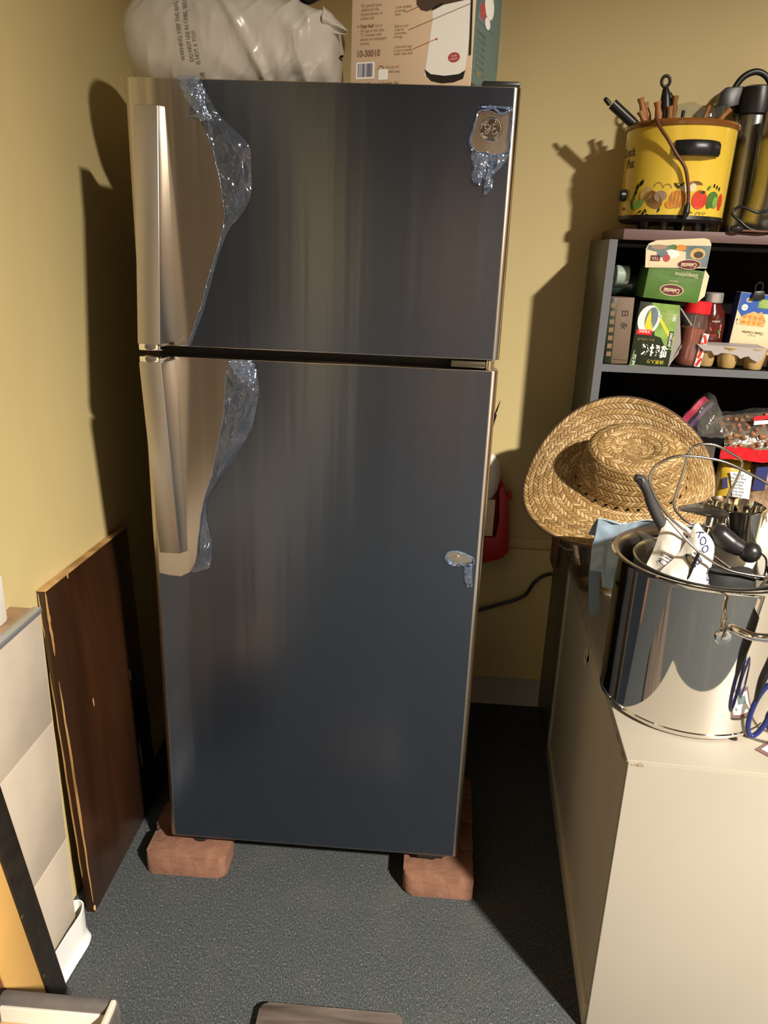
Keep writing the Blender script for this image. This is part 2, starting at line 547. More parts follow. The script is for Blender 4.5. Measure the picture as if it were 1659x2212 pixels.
def catmull(pts, per=6, closed=False):
    P = [Vector(p) for p in pts]
    n = len(P)
    out = []
    rng = n if closed else n - 1
    for i in range(rng):
        if closed:
            a, b, c, d = P[(i - 1) % n], P[i], P[(i + 1) % n], P[(i + 2) % n]
        else:
            a, b, c, d = P[max(i - 1, 0)], P[i], P[i + 1], P[min(i + 2, n - 1)]
        for k in range(per):
            t = k / per
            out.append(0.5 * ((2 * b) + (c - a) * t + (2 * a - 5 * b + 4 * c - d) * t * t + (3 * b - a - 3 * c + d) * t ** 3))
    if not closed:
        out.append(P[-1])
    return out


def tube(pts, r, seg=8, closed=False, smooth_path=True, per=6, flat=1.0, nrm=None):
    P = catmull(pts, per, closed) if smooth_path else [Vector(p) for p in pts]
    n = len(P)
    bm = bmesh.new()
    prev = None
    rings = []
    for i, p in enumerate(P):
        if closed:
            t = (P[(i + 1) % n] - P[i - 1]).normalized()
        else:
            t = (P[min(i + 1, n - 1)] - P[max(i - 1, 0)]).normalized()
        if nrm is not None:
            ref = Vector(nrm)
            u = (ref - ref.dot(t) * t).normalized()
        elif prev is None:
            ref = Vector((0, 0, 1)) if abs(t.z) < 0.9 else Vector((1, 0, 0))
            u = (ref - ref.dot(t) * t).normalized()
        else:
            u = (prev - prev.dot(t) * t).normalized()
        prev = u
        w = t.cross(u)
        rr = r[min(i * len(r) // n, len(r) - 1)] if isinstance(r, (list, tuple)) else r
        if isinstance(r, (list, tuple)):
            f = i / max(n - 1, 1) * (len(r) - 1)
            k = min(int(f), len(r) - 2)
            rr = r[k] + (r[k + 1] - r[k]) * (f - k)
        rings.append([bm.verts.new(p + rr * (cos(2 * pi * k / seg) * u * flat + sin(2 * pi * k / seg) * w)) for k in range(seg)])
    m = n if closed else n - 1
    for i in range(m):
        a, b = rings[i], rings[(i + 1) % n]
        for k in range(seg):
            bm.faces.new((a[k], a[(k + 1) % seg], b[(k + 1) % seg], b[k]))
    if not closed:
        bm.faces.new(rings[0])
        bm.faces.new(rings[-1])
    return finish(bm, 50)


def grid(fn, nu, nv, closed_u=False, smooth=60, thick=0.0):
    """surface from fn(u,v) -> Vector, u,v in 0..1"""
    bm = bmesh.new()
    V = []
    for j in range(nv + 1):
        V.append([bm.verts.new(fn(i / nu, j / nv)) for i in range(nu + (0 if closed_u else 1))])
    for j in range(nv):
        for i in range(nu):
            i2 = (i + 1) % nu if closed_u else i + 1
            bm.faces.new((V[j][i], V[j][i2], V[j + 1][i2], V[j + 1][i]))
    if thick:
        bmesh.ops.recalc_face_normals(bm, faces=bm.faces[:])
        bmesh.ops.solidify(bm, geom=bm.faces[:], thickness=thick)
    return finish(bm, smooth)


def flat_poly(outer, holes, y):
    """thin flat sheet with holes in the x/z plane at depth y"""
    loops = [[Vector((a, b, 0)) for a, b in outer]] + [[Vector((a, b, 0)) for a, b in h] for h in holes]
    tris = tessellate_polygon(loops)
    allp = [p for l in loops for p in l]
    bm = bmesh.new()
    vs = [bm.verts.new((p.x, y, p.y)) for p in allp]
    for t in tris:
        try:
            bm.faces.new([vs[i] for i in t])
        except ValueError:
            pass
    bmesh.ops.recalc_face_normals(bm, faces=bm.faces[:])
    me = bpy.data.meshes.new('m')
    for f in bm.faces:
        if f.normal.y > 0:
            f.normal_flip()
    bm.to_mesh(me)
    bm.free()
    return me


_tc = {}


def text_mesh(s, bold=False):
    key = (s, bold)
    if key in _tc:
        return _tc[key]
    cu = bpy.data.curves.new('t', 'FONT')
    cu.body = s
    cu.size = 1.0
    cu.resolution_u = 3
    cu.align_x = 'CENTER'
    cu.align_y = 'CENTER'
    if bold:
        cu.offset = 0.022
    o = bpy.data.objects.new('t', cu)
    COL.objects.link(o)
    bpy.context.view_layer.update()
    dg = bpy.context.evaluated_depsgraph_get()
    me = bpy.data.meshes.new_from_object(o.evaluated_get(dg))
    res = ([v.co.copy() for v in me.vertices], [tuple(p.vertices) for p in me.polygons])
    bpy.data.objects.remove(o)
    bpy.data.curves.remove(cu)
    bpy.data.meshes.remove(me)
    _tc[key] = res
    return res


class Art:
    """flat print: shapes and lettering in a face's own 2D frame, mapped by frame(u,v,h)"""
    def __init__(self):
        self.v, self.f, self.mi, self.ms = [], [], [], []

    def _m(self, m):
        if m not in self.ms:
            self.ms.append(m)
        return self.ms.index(m)

    def poly(self, pts, m, h=1):
        b = len(self.v)
        self.v += [(a, c, h) for a, c in pts]
        self.f.append(tuple(range(b, b + len(pts))))
        self.mi.append(self._m(m))

    def rect(self, x0, x1, y0, y1, m, h=1):
        self.poly([(x0, y0), (x1, y0), (x1, y1), (x0, y1)], m, h)

    def ell(self, cx, cy, rx, ry, m, h=1, n=18, rot=0.0, a0=0.0, a1=2 * pi):
        p = []
        for k in range(n):
            a = a0 + (a1 - a0) * k / (n if a1 - a0 > 6.2 else n - 1)
            x, y = rx * cos(a), ry * sin(a)
            p.append((cx + x * cos(rot) - y * sin(rot), cy + x * sin(rot) + y * cos(rot)))
        self.poly(p, m, h)

    def line(self, x0, y0, x1, y1, w, m, h=1):
        d = Vector((x1 - x0, y1 - y0)).normalized()
        n = Vector((-d.y, d.x)) * w / 2
        self.poly([(x0 - n.x, y0 - n.y), (x1 - n.x, y1 - n.y), (x1 + n.x, y1 + n.y), (x0 + n.x, y0 + n.y)], m, h)

    def text(self, s, size, cx, cy, m, h=2, rot=0.0, bold=False, left=False, sx=1.0):
        vs, fs = text_mesh(s, bold)
        if not vs:
            return
        off = -min(v.x for v in vs) if left else 0.0
        b = len(self.v)
        for v in vs:
            x, y = (v.x + off) * size * sx, v.y * size
            self.v.append((cx + x * cos(rot) - y * sin(rot), cy + x * sin(rot) + y * cos(rot), h))
        k = self._m(m)
        for f in fs:
            self.f.append(tuple(i + b for i in f))
            self.mi.append(k)

    def build(self, name, parent, frame):
        me = bpy.data.meshes.new(name)
        me.from_pydata([frame(*v) for v in self.v], [], self.f)
        o = bpy.data.objects.new(name, me)
        COL.objects.link(o)
        for m in self.ms:
            me.materials.append(M[m])
        me.polygons.foreach_set('material_index', self.mi)
        o.parent = parent
        return o


def front_frame(x0, y, z0, step=0.0004):
    """print on a face that looks along -y: u to the right, v up, from corner (x0, z0)"""
    return lambda u, v, h: (x0 + u, y - h * step, z0 + v)


# ------------------------------------------------------------------ the room
Y_BACK = 0.88
X_LEFT = -0.55
CEIL = 4.0
struct(link('floor', box(X_LEFT - 0.1, 4.6, -6.6, Y_BACK + 0.1, -0.06, 0.0), 'carpet'))
struct(link('ceiling', box(X_LEFT - 0.1, 4.6, -6.6, Y_BACK + 0.1, CEIL, CEIL + 0.06), 'ceiling'))
struct(link('wall_back', box(X_LEFT - 0.1, 4.6, Y_BACK, Y_BACK + 0.1, 0, CEIL), 'wall'))
struct(link('wall_left', box(X_LEFT - 0.1, X_LEFT, -6.6, Y_BACK, 0, CEIL), 'wall'))
struct(link('wall_right', box(4.5, 4.6, -6.6, Y_BACK, 0, CEIL), 'panelling'))
struct(link('wall_front', box(X_LEFT, 4.5, -6.6, -6.5, 0, CEIL), 'panelling'))
# lower back wall stands proud, with a ledge
wl = struct(link('wall_back_lower', box(X_LEFT, 4.5, Y_BACK - 0.018, Y_BACK, 0, 0.575, 0.003), 'wall'))
struct(link('trim_3', box(X_LEFT, 4.5, Y_BACK - 0.006, Y_BACK, 0.575, 0.61, 0.002), 'wall'))
struct(link('baseboard_back', prism([(Y_BACK - 0.018, 0.098), (Y_BACK - 0.022, 0.098), (Y_BACK - 0.024, 0.02), (Y_BACK - 0.034, 0.0), (Y_BACK - 0.018, 0.0)], X_LEFT, 4.5, 'x'), 'cove_grey'))

# tiled half wall on the left
XT = -0.497
hw = struct(link('wall_left_tiled', box(X_LEFT, XT, -6.5, -0.238, 0, 0.806), 'grout'))
link('end_face', box(X_LEFT, XT + 0.006, -0.238, -0.234, 0.0, 0.806), 'yellow_edge', hw)
link('ledge_top', box(X_LEFT, XT - 0.004, -6.5, -0.234, 0.806, 0.813, 0.002), 'ledge', hw)
link('edge_trim', box(XT - 0.008, XT + 0.010, -6.5, -0.234, 0.804, 0.816, 0.002), 'trim_metal', hw)
tz = [(0.0, 0.281), (0.284, 0.567), (0.570, 0.803)]
ty = [(-0.572, -0.241), (-0.906, -0.575), (-1.240, -0.909), (-1.574, -1.243), (-1.908, -1.577)]
for z0, z1 in tz:
    me = box(0, 0.010, 0, 0.331, 0, z1 - z0, 0.0015)
    me.materials.append(M['tile'])
    for y0, y1 in ty:
        t = bpy.data.objects.new('tile', me)
        COL.objects.link(t)
        t.parent = hw
        t.location = (XT + random.uniform(-.0006, .0006), y0, z0)
# white casing end standing on the ledge
struct(link('trim_1', box(X_LEFT, X_LEFT + 0.030, -0.46, -0.292, 0.813, 0.905, 0.006), 'white_trim'))


# unseen dark panel added to darken the steel's reflections; a pass-through suggested by trim_1
w1 = struct(link('unseen_opening_1', box(X_LEFT - 0.004, X_LEFT + 0.004, -2.6, -0.455, 0.815, 2.05), 'door_dark'))
link('casing', box(X_LEFT, X_LEFT + 0.022, -2.7, -0.40, 2.05, 2.14, 0.004), 'white_trim', w1)
link('casing', box(X_LEFT, X_LEFT + 0.022, -2.7, -2.6, 0.815, 2.05, 0.004), 'white_trim', w1)


# peeled white cove base at the foot of the tiles
def cove_path(t):
    P = [(-0.484, -1.2), (-0.483, -0.6), (-0.482, -0.40), (-0.478, -0.31), (-0.474, -0.268), (-0.473, -0.244), (-0.479, -0.222), (-0.492, -0.214), (-0.507, -0.220)]
    C = catmull([(a, b, 0) for a, b in P], 8)
    f = t * (len(C) - 1)
    i = min(int(f), len(C) - 2)
    return C[i].lerp(C[i + 1], f - i)


def cove_fn(u, v):
    p = cove_path(u)
    out = 0.010 * max(0, 1 - v * 5)
    return Vector((p.x + out, p.y, 0.001 + v * 0.088))


struct(link('baseboard_left', grid(cove_fn, 64, 8, thick=0.003), 'cove'))

# the far end of the room, behind the camera (seen only in the polished metal)
d1 = struct(link('door_1', box(0.75, 1.55, -6.5, -6.46, 0.0, 2.03, 0.004), 'door_wood'))
link('door_frame', box(0.66, 0.75, -6.5, -6.43, 0.0, 2.12, 0.004), 'white_trim', d1)
link('door_frame', box(1.55, 1.64, -6.5, -6.43, 0.0, 2.12, 0.004), 'white_trim', d1)
link('door_handle', tube([(1.47, -6.46, 1.0), (1.47, -6.41, 1.0), (1.36, -6.41, 1.0)], 0.011, smooth_path=False), 'chrome', d1)
d2 = struct(link('door_2', box(-0.42, 0.30, -6.5, -6.47, 0.0, 2.03, 0.004), 'door_dark'))
link('door_frame', box(-0.51, -0.42, -6.5, -6.43, 0.0, 2.12, 0.004), 'white_trim', d2)
link('door_frame', box(0.30, 0.39, -6.5, -6.43, 0.0, 2.12, 0.004), 'white_trim', d2)


# ceiling lamp housings (out of frame, they hold the light)
def lamp_fix(label, loc, r):
    t = thing('ceiling_lamp', label, 'lamp', (loc[0], loc[1], CEIL))
    link('lamp_housing', lathe([(r + 0.03, 0), (r + 0.03, -0.012), (r + 0.012, -0.03), (r, -0.03), (r, -0.014), (0, -0.014)], 32), 'lamp_glass', t)


lamp_fix('round white ceiling lamp over the near right of the room', LAMP_POS, 0.16)
lo.location.z = CEIL - 0.034

# ------------------------------------------------------------------ refrigerator
ZB = 0.095           # bottom of the lower door
fr = thing('refrigerator', 'tall two-door steel refrigerator still in its blue film, standing on bricks', 'refrigerator', (0, 0, 0.057))
fo = -0.057          # children are built in world heights, shifted by the base height


def FL(name, me, m, parent=None):
    o = link(name, me, m, parent or fr)
    if (parent or fr) is fr:
        o.location.z = fo
    return o


FL('case', box(-0.345, 0.345, 0.068, 0.74, 0.105, 1.742, 0.006), 'fridge_case')
FL('toe_grille', box(-0.335, 0.335, 0.045, 0.07, 0.098, 0.15, 0.004), 'black')
FL('gasket', box(-0.335, 0.335, 0.052, 0.069, 0.12, 1.74), 'black_rubber')


def door(z0, z1):
    # rounded long edges on both sides, small radius top and bottom
    r = 0.013
    out = []
    for k in range(7):
        a = radians(180 + 90 * k / 6)
        out.append((-0.355 + r + r * cos(a), r + r * sin(a)))
    for k in range(7):
        a = radians(270 + 90 * k / 6)
        out.append((0.355 - r + r * cos(a), r + r * sin(a)))
    out += [(0.355, 0.055), (-0.355, 0.055)]
    return prism(out, z0, z1, 'z', 0.0015)


frz = FL('freezer_door', door(1.287, 1.758), 'steel')
frg = FL('fresh_food_door', door(ZB, 1.266), 'steel')


# handles: wedges that run out from the door towards the gap
def handle(zt, yt, zb, yb, parent, cap_z):
    x0, x1 = -0.333, -0.289
    bm = hexa([(x0, yb, zb), (x1, yb, zb), (x1 + 0.013, 0.002, zb), (x0 + 0.002, 0.002, zb),
               (x0, yt, zt), (x1, yt, zt), (x1 + 0.009, 0.002, zt), (x0 + 0.002, 0.002, zt)])
    bmesh.ops.bevel(bm, geom=bm.edges[:], offset=0.0018, segments=2, affect='EDGES', profile=0.5)
    h = FL('handle', finish(bm, 30), 'handle_steel', parent)
    return h


h1 = handle(1.712, -0.014, 1.296, -0.068, frz, 0)
h2 = handle(1.262, -0.068, 0.852, -0.018, frg, 0)


FL('end_cap', box(-0.332, -0.290, -0.066, -0.012, 1.284, 1.2965, 0.002), 'chrome', frz)
FL('end_cap', box(-0.332, -0.290, -0.066, -0.012, 1.2615, 1.273, 0.002), 'chrome', frg)

# protective film: torn free around the handles, emblem and hinge-side plug
fz_l = [(-0.243, 1.757), (-0.230, 1.738), (-0.239, 1.698), (-0.222, 1.700), (-0.205, 1.670), (-0.190, 1.624), (-0.180, 1.568), (-0.177, 1.527), (-0.187, 1.485), (-0.206, 1.434), (-0.222, 1.383), (-0.237, 1.340), (-0.257, 1.288)]
fz_r = [(-0.213, 1.757), (-0.202, 1.735), (-0.176, 1.697), (-0.129, 1.652), (-0.124, 1.612), (-0.127, 1.566), (-0.145, 1.533), (-0.168, 1.509), (-0.180, 1.485), (-0.199, 1.434), (-0.216, 1.383), (-0.231, 1.340), (-0.252, 1.288)]
emb_hole = [(0.276, 1.700), (0.283, 1.717), (0.300, 1.722), (0.318, 1.716), (0.340, 1.721), (0.343, 1.700), (0.342, 1.675), (0.340, 1.655), (0.318, 1.648), (0.300, 1.650), (0.280, 1.655), (0.271, 1.667), (0.272, 1.684)]
fz_outer = fz_l[::-1] + [(0.342, 1.757), (0.342, 1.288)]
FL('protective_film', flat_poly(fz_outer, [emb_hole], -0.0010), 'film', frz)

fg_l = [(-0.176, 1.265), (-0.183, 1.235), (-0.186, 1.190), (-0.190, 1.150), (-0.203, 1.093), (-0.217, 1.030), (-0.232, 0.985), (-0.243, 0.945), (-0.250, 0.900), (-0.257, 0.850), (-0.262, 0.826), (-0.275, 0.803), (-0.295, 0.792), (-0.320, 0.793), (-0.343, 0.797)]
fg_r = [(-0.128, 1.265), (-0.117, 1.222), (-0.119, 1.186), (-0.133, 1.130), (-0.152, 1.093), (-0.175, 1.056), (-0.198, 1.025), (-0.222, 0.992), (-0.233, 0.945), (-0.226, 0.893), (-0.222, 0.865), (-0.229, 0.820)]
plug_hole = [(0.276, 0.873), (0.283, 0.886), (0.299, 0.890), (0.315, 0.884), (0.333, 0.876), (0.333, 0.860), (0.308, 0.857), (0.288, 0.858)]
fg_outer = [(-0.342, 0.097)] + fg_l[::-1] + [(0.342, 1.265), (0.342, 0.097)]
FL('protective_film', flat_poly(fg_outer, [plug_hole], -0.0010), 'film', frg)


def flap(left, right, parent, amp, seed, n=80, m=18, mt='film_loose', lift=0.010):
    Lc = catmull([(a, b, 0) for a, b in left], 8)
    Rc = catmull([(a, b, 0) for a, b in right], 8)

    def at(C, t):
        f = t * (len(C) - 1)
        i = min(int(f), len(C) - 2)
        return C[i].lerp(C[i + 1], f - i)

    def fn(u, v):
        a, b = at(Lc, v), at(Rc, v)
        p = a.lerp(b, u)
        w = (b - a).length
        bul = sin(pi * min(1, u * 1.0)) * lift * min(1, w / 0.05)
        nz = noise.noise(Vector((u * 4 + seed, v * 14, seed))) * amp + abs(noise.noise(Vector((u * 9, v * 40, seed + 5)))) * amp * 0.6
        return Vector((p.x + nz * 0.25, -0.0018 - bul - max(0, nz) * min(1, w / 0.03), p.y))
    return FL('loose_film', grid(fn, m, n, smooth=80), mt, parent)


flap(fz_l, fz_r, frz, 0.010, 1.3)
flap(fg_l[:12], fg_r, frg, 0.010, 4.7)


def torn_edge(pts, r, parent, closed=False, seed=0.0):
    """crinkled rolled lip of film along a tear"""
    C = catmull([(a, b, 0) for a, b in pts], 14, closed)
    rr = random.Random(int(seed * 10))
    P = []
    for p in C:
        j = noise.noise(Vector((p.x * 90, p.y * 90, seed)))
        k = noise.noise(Vector((p.x * 90, p.y * 90, seed + 9)))
        P.append((p.x + j * r * 1.0, -0.0016 - r * 0.55 - abs(k) * r * 0.9, p.y + k * r * 1.0))
    radii = [r * (0.45 + 0.9 * abs(noise.noise(Vector((p.x * 60, p.y * 60, seed + 3))))) for p in C]
    return FL('torn_film_edge', tube(P, radii if not closed else r * 0.8, 6, closed, False, flat=0.5), 'film_edge', parent)


torn_edge(fz_l[4:], 0.0022, frz, seed=1.1)
torn_edge(fg_l[1:11], 0.0020, frg, seed=2.1)
torn_edge(emb_hole, 0.0045, frz, True, seed=3.1)
torn_edge(plug_hole, 0.0035, frg, True, seed=4.1)


def scrap(pts, parent, seed, amp=0.008, mt='film_edge'):
    """hanging shred of film: strip given by centre points with half widths (x, z, w)"""
    def fn(u, v):
        f = v * (len(pts) - 1)
        i = min(int(f), len(pts) - 2)
        t = f - i
        x, z, w = [pts[i][k] * (1 - t) + pts[i + 1][k] * t for k in range(3)]
        nz = noise.noise(Vector((u * 5, v * 9, seed)))
        return Vector((x + (u - .5) * 2 * w + nz * w * 0.3, -0.003 - abs(nz) * amp - 0.003 * sin(pi * u), z + nz * 0.004))
    return FL('hanging_film_shred', grid(fn, 10, 22, smooth=80), mt, parent)


scrap([(-0.236, 1.760, 0.016), (-0.228, 1.742, 0.022), (-0.219, 1.715, 0.014), (-0.206, 1.690, 0.008)], frz, 2.0)
scrap([(0.288, 1.724, 0.012), (0.315, 1.726, 0.020), (0.338, 1.722, 0.008)], frz, 3.0, 0.004)
scrap([(0.288, 1.652, 0.016), (0.292, 1.632, 0.014), (0.287, 1.610, 0.010), (0.291, 1.598, 0.004)], frz, 4.0)
scrap([(0.322, 1.650, 0.020), (0.316, 1.632, 0.016), (0.306, 1.612, 0.007), (0.310, 1.594, 0.008), (0.303, 1.582, 0.003)], frz, 5.0)
scrap([(0.325, 0.862, 0.010), (0.326, 0.848, 0.008), (0.328, 0.826, 0.008), (0.333, 0.810, 0.004)], frg, 6.0)
scrap([(-0.150, 1.266, 0.022), (-0.146, 1.250, 0.026), (-0.140, 1.232, 0.020), (-0.132, 1.218, 0.006)], frg, 7.0)
scrap([(0.278, 0.872, 0.004), (0.284, 0.866, 0.006), (0.292, 0.858, 0.005)], frg, 8.0, 0.003)

# round maker's emblem with its script monogram
em = FL('emblem', lathe([(0.0195, 0.0), (0.0195, 0.0025), (0.0180, 0.0042), (0.0165, 0.0030), (0.0, 0.0030)], 40), 'chrome', frz)
em.location = (0.3065, -0.0005, 1.690)
em.rotation_euler = (pi / 2, 0, 0)
mono = []
G = [[(-1.5, 2.6), (-3.4, 4.6), (-5.6, 4.2), (-6.2, 1.8), (-4.2, 0.4), (-1.4, 1.6), (-0.6, 4.2), (-1.6, 0.2), (-3.2, -3.0), (-5.4, -3.6), (-6.0, -2.0), (-3.4, -0.8), (-0.4, -0.4)],
     [(4.8, 4.8), (2.6, 5.0), (1.4, 3.2), (2.8, 1.4), (4.6, 1.0), (2.4, 0.8), (1.0, -1.2), (2.0, -3.6), (4.4, -3.6), (6.2, -1.6)]]
mon = thing_me = None
bmj = bmesh.new()
for stroke in G:
    me = tube([(a * 0.0018, b * 0.0018, 0.0034) for a, b in stroke], 0.0011, 6, per=5)
    bmj.from_mesh(me)
for k in range(4):      # water-drop curls around the rim
    a0 = k * pi / 2 + 0.35
    me = tube([(0.0148 * cos(a0 + t * 0.9), 0.0148 * sin(a0 + t * 0.9), 0.0033) if t < 1 else (0.0122 * cos(a0 + 0.7), 0.0122 * sin(a0 + 0.7), 0.0033) for t in (0, .33, .66, .9, 1.0)], [0.0004, 0.0010, 0.0009, 0.0007, 0.0006], 6, per=4)
    bmj.from_mesh(me)
mo = link('monogram', finish(bmj, 50), 'chrome', frz)
mo.location = (0.3065, -0.0005, 1.690)
mo.rotation_euler = (pi / 2, 0, 0)
pl = FL('hinge_plug', lathe([(0.0075, 0), (0.0070, 0.0022), (0.0, 0.0026)], 24), 'handle_steel', frg)
pl.location = (0.3005, -0.0003, 0.871)
pl.rotation_euler = (pi / 2, 0, 0)

# hinges and feet
FL('centre_hinge', box(0.262, 0.330, 0.008, 0.07, 1.2695, 1.2835, 0.002), 'dark_metal')
hp = FL('hinge_pin', lathe([(0.009, 0), (0.009, 0.018)], 20), 'chrome')
hp.location = (0.338, 0.014, 1.2665 + fo)
th = FL('top_hinge', box(0.285, 0.352, 0.004, 0.13, 1.757, 1.768, 0.004), 'black')
for x in (-0.29, 0.29):
    f = FL('levelling_foot', lathe([(0.019, 0), (0.021, 0.003), (0.021, 0.010), (0.009, 0.013), (0.009, 0.05)], 20), 'black')
    f.location = (x, 0.045, 0.0)
for x in (-0.29, 0.29):
    f = FL('rear_foot', box(x - .02, x + .02, 0.62, 0.66, 0.057, 0.11), 'black')
FL('foot_bracket', box(0.255, 0.318, 0.006, 0.07, 0.079, 0.100, 0.003), 'black')
FL('foot_bracket', box(-0.318, -0.255, 0.02, 0.07, 0.084, 0.100, 0.003), 'black')


# ------------------------------------------------------------------ bricks under the refrigerator
def brick(x0, x1, y0, y1, label, r=0.018, round_r=True, round_l=True):
    w, d = x1 - x0, y1 - y0
    pts = []
    n = 5
    for (sx, sy, a0, on_) in ((1, 1, 0, round_r), (-1, 1, 90, round_l), (-1, -1, 180, round_l), (1, -1, 270, round_r)):
        rr = r if on_ else 0.004
        for k in range(n + 1):
            a = radians(a0 + 90 * k / n)
            pts.append((sx * (w / 2 - rr) + rr * cos(a), sy * (d / 2 - rr) + rr * sin(a)))
    o = link('brick', prism(pts, 0, 0.057, 'z', 0.007), 'brick', None, ((x0 + x1) / 2, (y0 + y1) / 2, 0))
    return tag(o, label, 'brick', 'bricks under the refrigerator')


brick(-0.412, -0.212, -0.030, 0.068, 'red brick under the handle-side front corner, lit end showing most', 0.016)
brick(-0.420, -0.220, 0.072, 0.168, 'dark red brick behind the front brick beside the leaning board', 0.010)
brick(0.224, 0.394, -0.034, 0.066, 'red brick with one rounded corner under the front corner nearest the cream cabinet', 0.024, False, True)
brick(0.226, 0.397, 0.070, 0.166, 'red brick in shadow, second in the row on the cabinet side', 0.008)
brick(0.228, 0.400, 0.170, 0.262, 'red brick in shadow, third in the row on the cabinet side', 0.008)
brick(0.228, 0.402, 0.266, 0.352, 'red brick in shadow, fourth in the row on the cabinet side', 0.008)

# ------------------------------------------------------------------ brown board leaning on the left wall
bl = thing('wooden_board', 'dark brown stained wooden board with chipped edges leaning on the yellow wall', 'board', (-0.484, -0.160, 0.0), (0, 0, 0))
BW, BH, BT = 0.425, 0.805, 0.020
tilt = math.asin((0.064 - BT) / BH)
bl.rotation_euler = (radians(-1.5), -tilt, 0)


def bbox(x0, x1, y0, y1, z0, z1, nm, m, bev=0.0012):
    return link(nm, box(x0, x1, y0, y1, z0, z1, bev), m, bl)


bbox(-BT, 0, 0.0015, BW, 0, BH - 0.0015, 'panel', 'board')
bbox(-BT, 0.0004, 0.0, BW, BH - 0.0016, BH, 'raw_top_edge', 'board_edge', 0.0004)
# long splintered scars where the stain has come off the front edge
rr = random.Random(3)


def scar(z0, z1, x, w, nm='bare_wood_scar'):
    pts_l, pts_r = [], []
    for k in range(13):
        t = k / 12
        ww = w * (sin(pi * t) ** 0.6 * (0.6 + 0.6 * rr.random()) + 0.06)
        z = z0 + (z1 - z0) * t
        c = x + rr.uniform(-.0006, .0006)
        pts_l.append((c - ww / 2, z))
        pts_r.append((c + ww / 2, z))
    return link(nm, prism(pts_l + pts_r[::-1], -0.0006, 0.003, 'y'), 'board_edge', bl)


scar(0.03, 0.60, -0.0012, 0.0036)
scar(0.66, 0.802, -0.002, 0.0040)
scar(0.10, 0.62, -0.0182, 0.0024)
scar(0.70, 0.80, -0.0175, 0.0020)
for (y, z, w, h) in ((0.13, 0.475, 0.004, 0.022), (0.34, 0.43, 0.006, 0.030), (0.345, 0.19, 0.005, 0.075), (0.095, 0.80, 0.005, 0.012), (0.002, 0.012, 0.010, 0.016)):
    pts = [(y + w * rr.uniform(.6, 1) * cos(a) * .5, z + h * .5 * sin(a)) for a in [k * pi / 4 for k in range(8)]]
    link('pale_chip', prism(pts, -0.001, 0.0006, 'x'), 'cardboard' if h < .07 else 'cove_grey', bl)

# ------------------------------------------------------------------ black-framed panel leaning on the tiles
pf = thing('framed_panel', 'tan panel in a wide black frame leaning on the beige tiles', 'panel', (-0.463, -0.352, 0.0), (0, radians(-2.0), 0))
pf.rotation_euler = (radians(9.0), radians(-2.2), 0)
r = 0.02
PH, PD = 0.64, 0.70
out = []
for (sy, sz, a0, on_) in ((1, 1, 0, 1), (-1, 1, 90, 1), (-1, -1, 180, 1), (1, -1, 270, 1)):
    for k in range(6):
        a = radians(a0 + 90 * k / 5)
        out.append((-PD / 2 + sy * (PD / 2 - r) + r * cos(a), PH / 2 + sz * (PH / 2 - r) + r * sin(a)))
link('back_board', prism(out, -0.016, -0.006, 'x', 0.001), 'black_frame', pf)
fwid = 0.056
link('frame_bar', box(-0.008, 0.006, -fwid, -0.002, 0.004, PH - 0.006, 0.004), 'black_frame', pf)
link('frame_bar', box(-0.008, 0.006, -PD + 0.002, -PD + fwid, 0.004, PH - 0.006, 0.004), 'black_frame', pf)
link('frame_bar', box(-0.008, 0.006, -PD + fwid, -fwid, PH - fwid * .6, PH - 0.004, 0.003), 'black_frame', pf)
link('frame_bar', box(-0.008, 0.006, -PD + fwid, -fwid, 0.004, fwid * .4, 0.003), 'black_frame', pf)
link('tan_border', box(-0.010, 0.001, -fwid - 0.085, -fwid, fwid * .4, PH - fwid * .6, 0.001), 'tan', pf)
link('brown_field', box(-0.012, -0.002, -PD + fwid, -fwid - 0.085, fwid * .4, PH - fwid * .6, 0.001), 'brown_panel', pf)
for z in (0.13, 0.31, 0.50):
    for y in (-0.055,):
        s = link('screw', lathe([(0.004, 0), (0.0035, 0.002), (0, 0.0026)], 12), 'wire', pf, (0.0055, y, z), (0, pi / 2, 0))

# ------------------------------------------------------------------ shallow open tray, front left
ty_ = thing('open_tray', 'shallow grey-wrapped tray with white inside walls and tan base at the near left corner', 'tray', (-0.345, -0.812, 0.0))
TW, TD, TH = 0.205, 0.49, 0.26


def tb(nm, m, *a, bev=0.003):
    return link(nm, box(*a, bev), m, ty_)


tb('back_wall', 'tray_grey', -TW / 2, TW / 2, TD / 2 - 0.022, TD / 2, 0, TH, bev=0.007)
tb('side_wall', 'tray_grey', TW / 2 - 0.007, TW / 2, -TD / 2, TD / 2 - 0.012, 0, TH - 0.004)
tb('side_wall', 'tray_grey', -TW / 2, -TW / 2 + 0.007, -TD / 2, TD / 2 - 0.012, 0, TH - 0.004)
tb('front_wall', 'tray_grey', -TW / 2, TW / 2, -TD / 2, -TD / 2 + 0.007, 0, TH)
tb('inside_lining', 'tray_white', -TW / 2 + 0.006, TW / 2 - 0.006, TD / 2 - 0.028, TD / 2 - 0.0215, 0.01, TH - 0.012, bev=0.002)
tb('inside_lining', 'tray_white', TW / 2 - 0.013, TW / 2 - 0.003, -TD / 2, TD / 2 - 0.008, 0.01, TH + 0.006, bev=0.003)
tb('base', 'cardboard', -TW / 2 + 0.006, TW / 2 - 0.006, -TD / 2 + 0.006, TD / 2 - 0.028, 0.195, 0.218, bev=0.001)

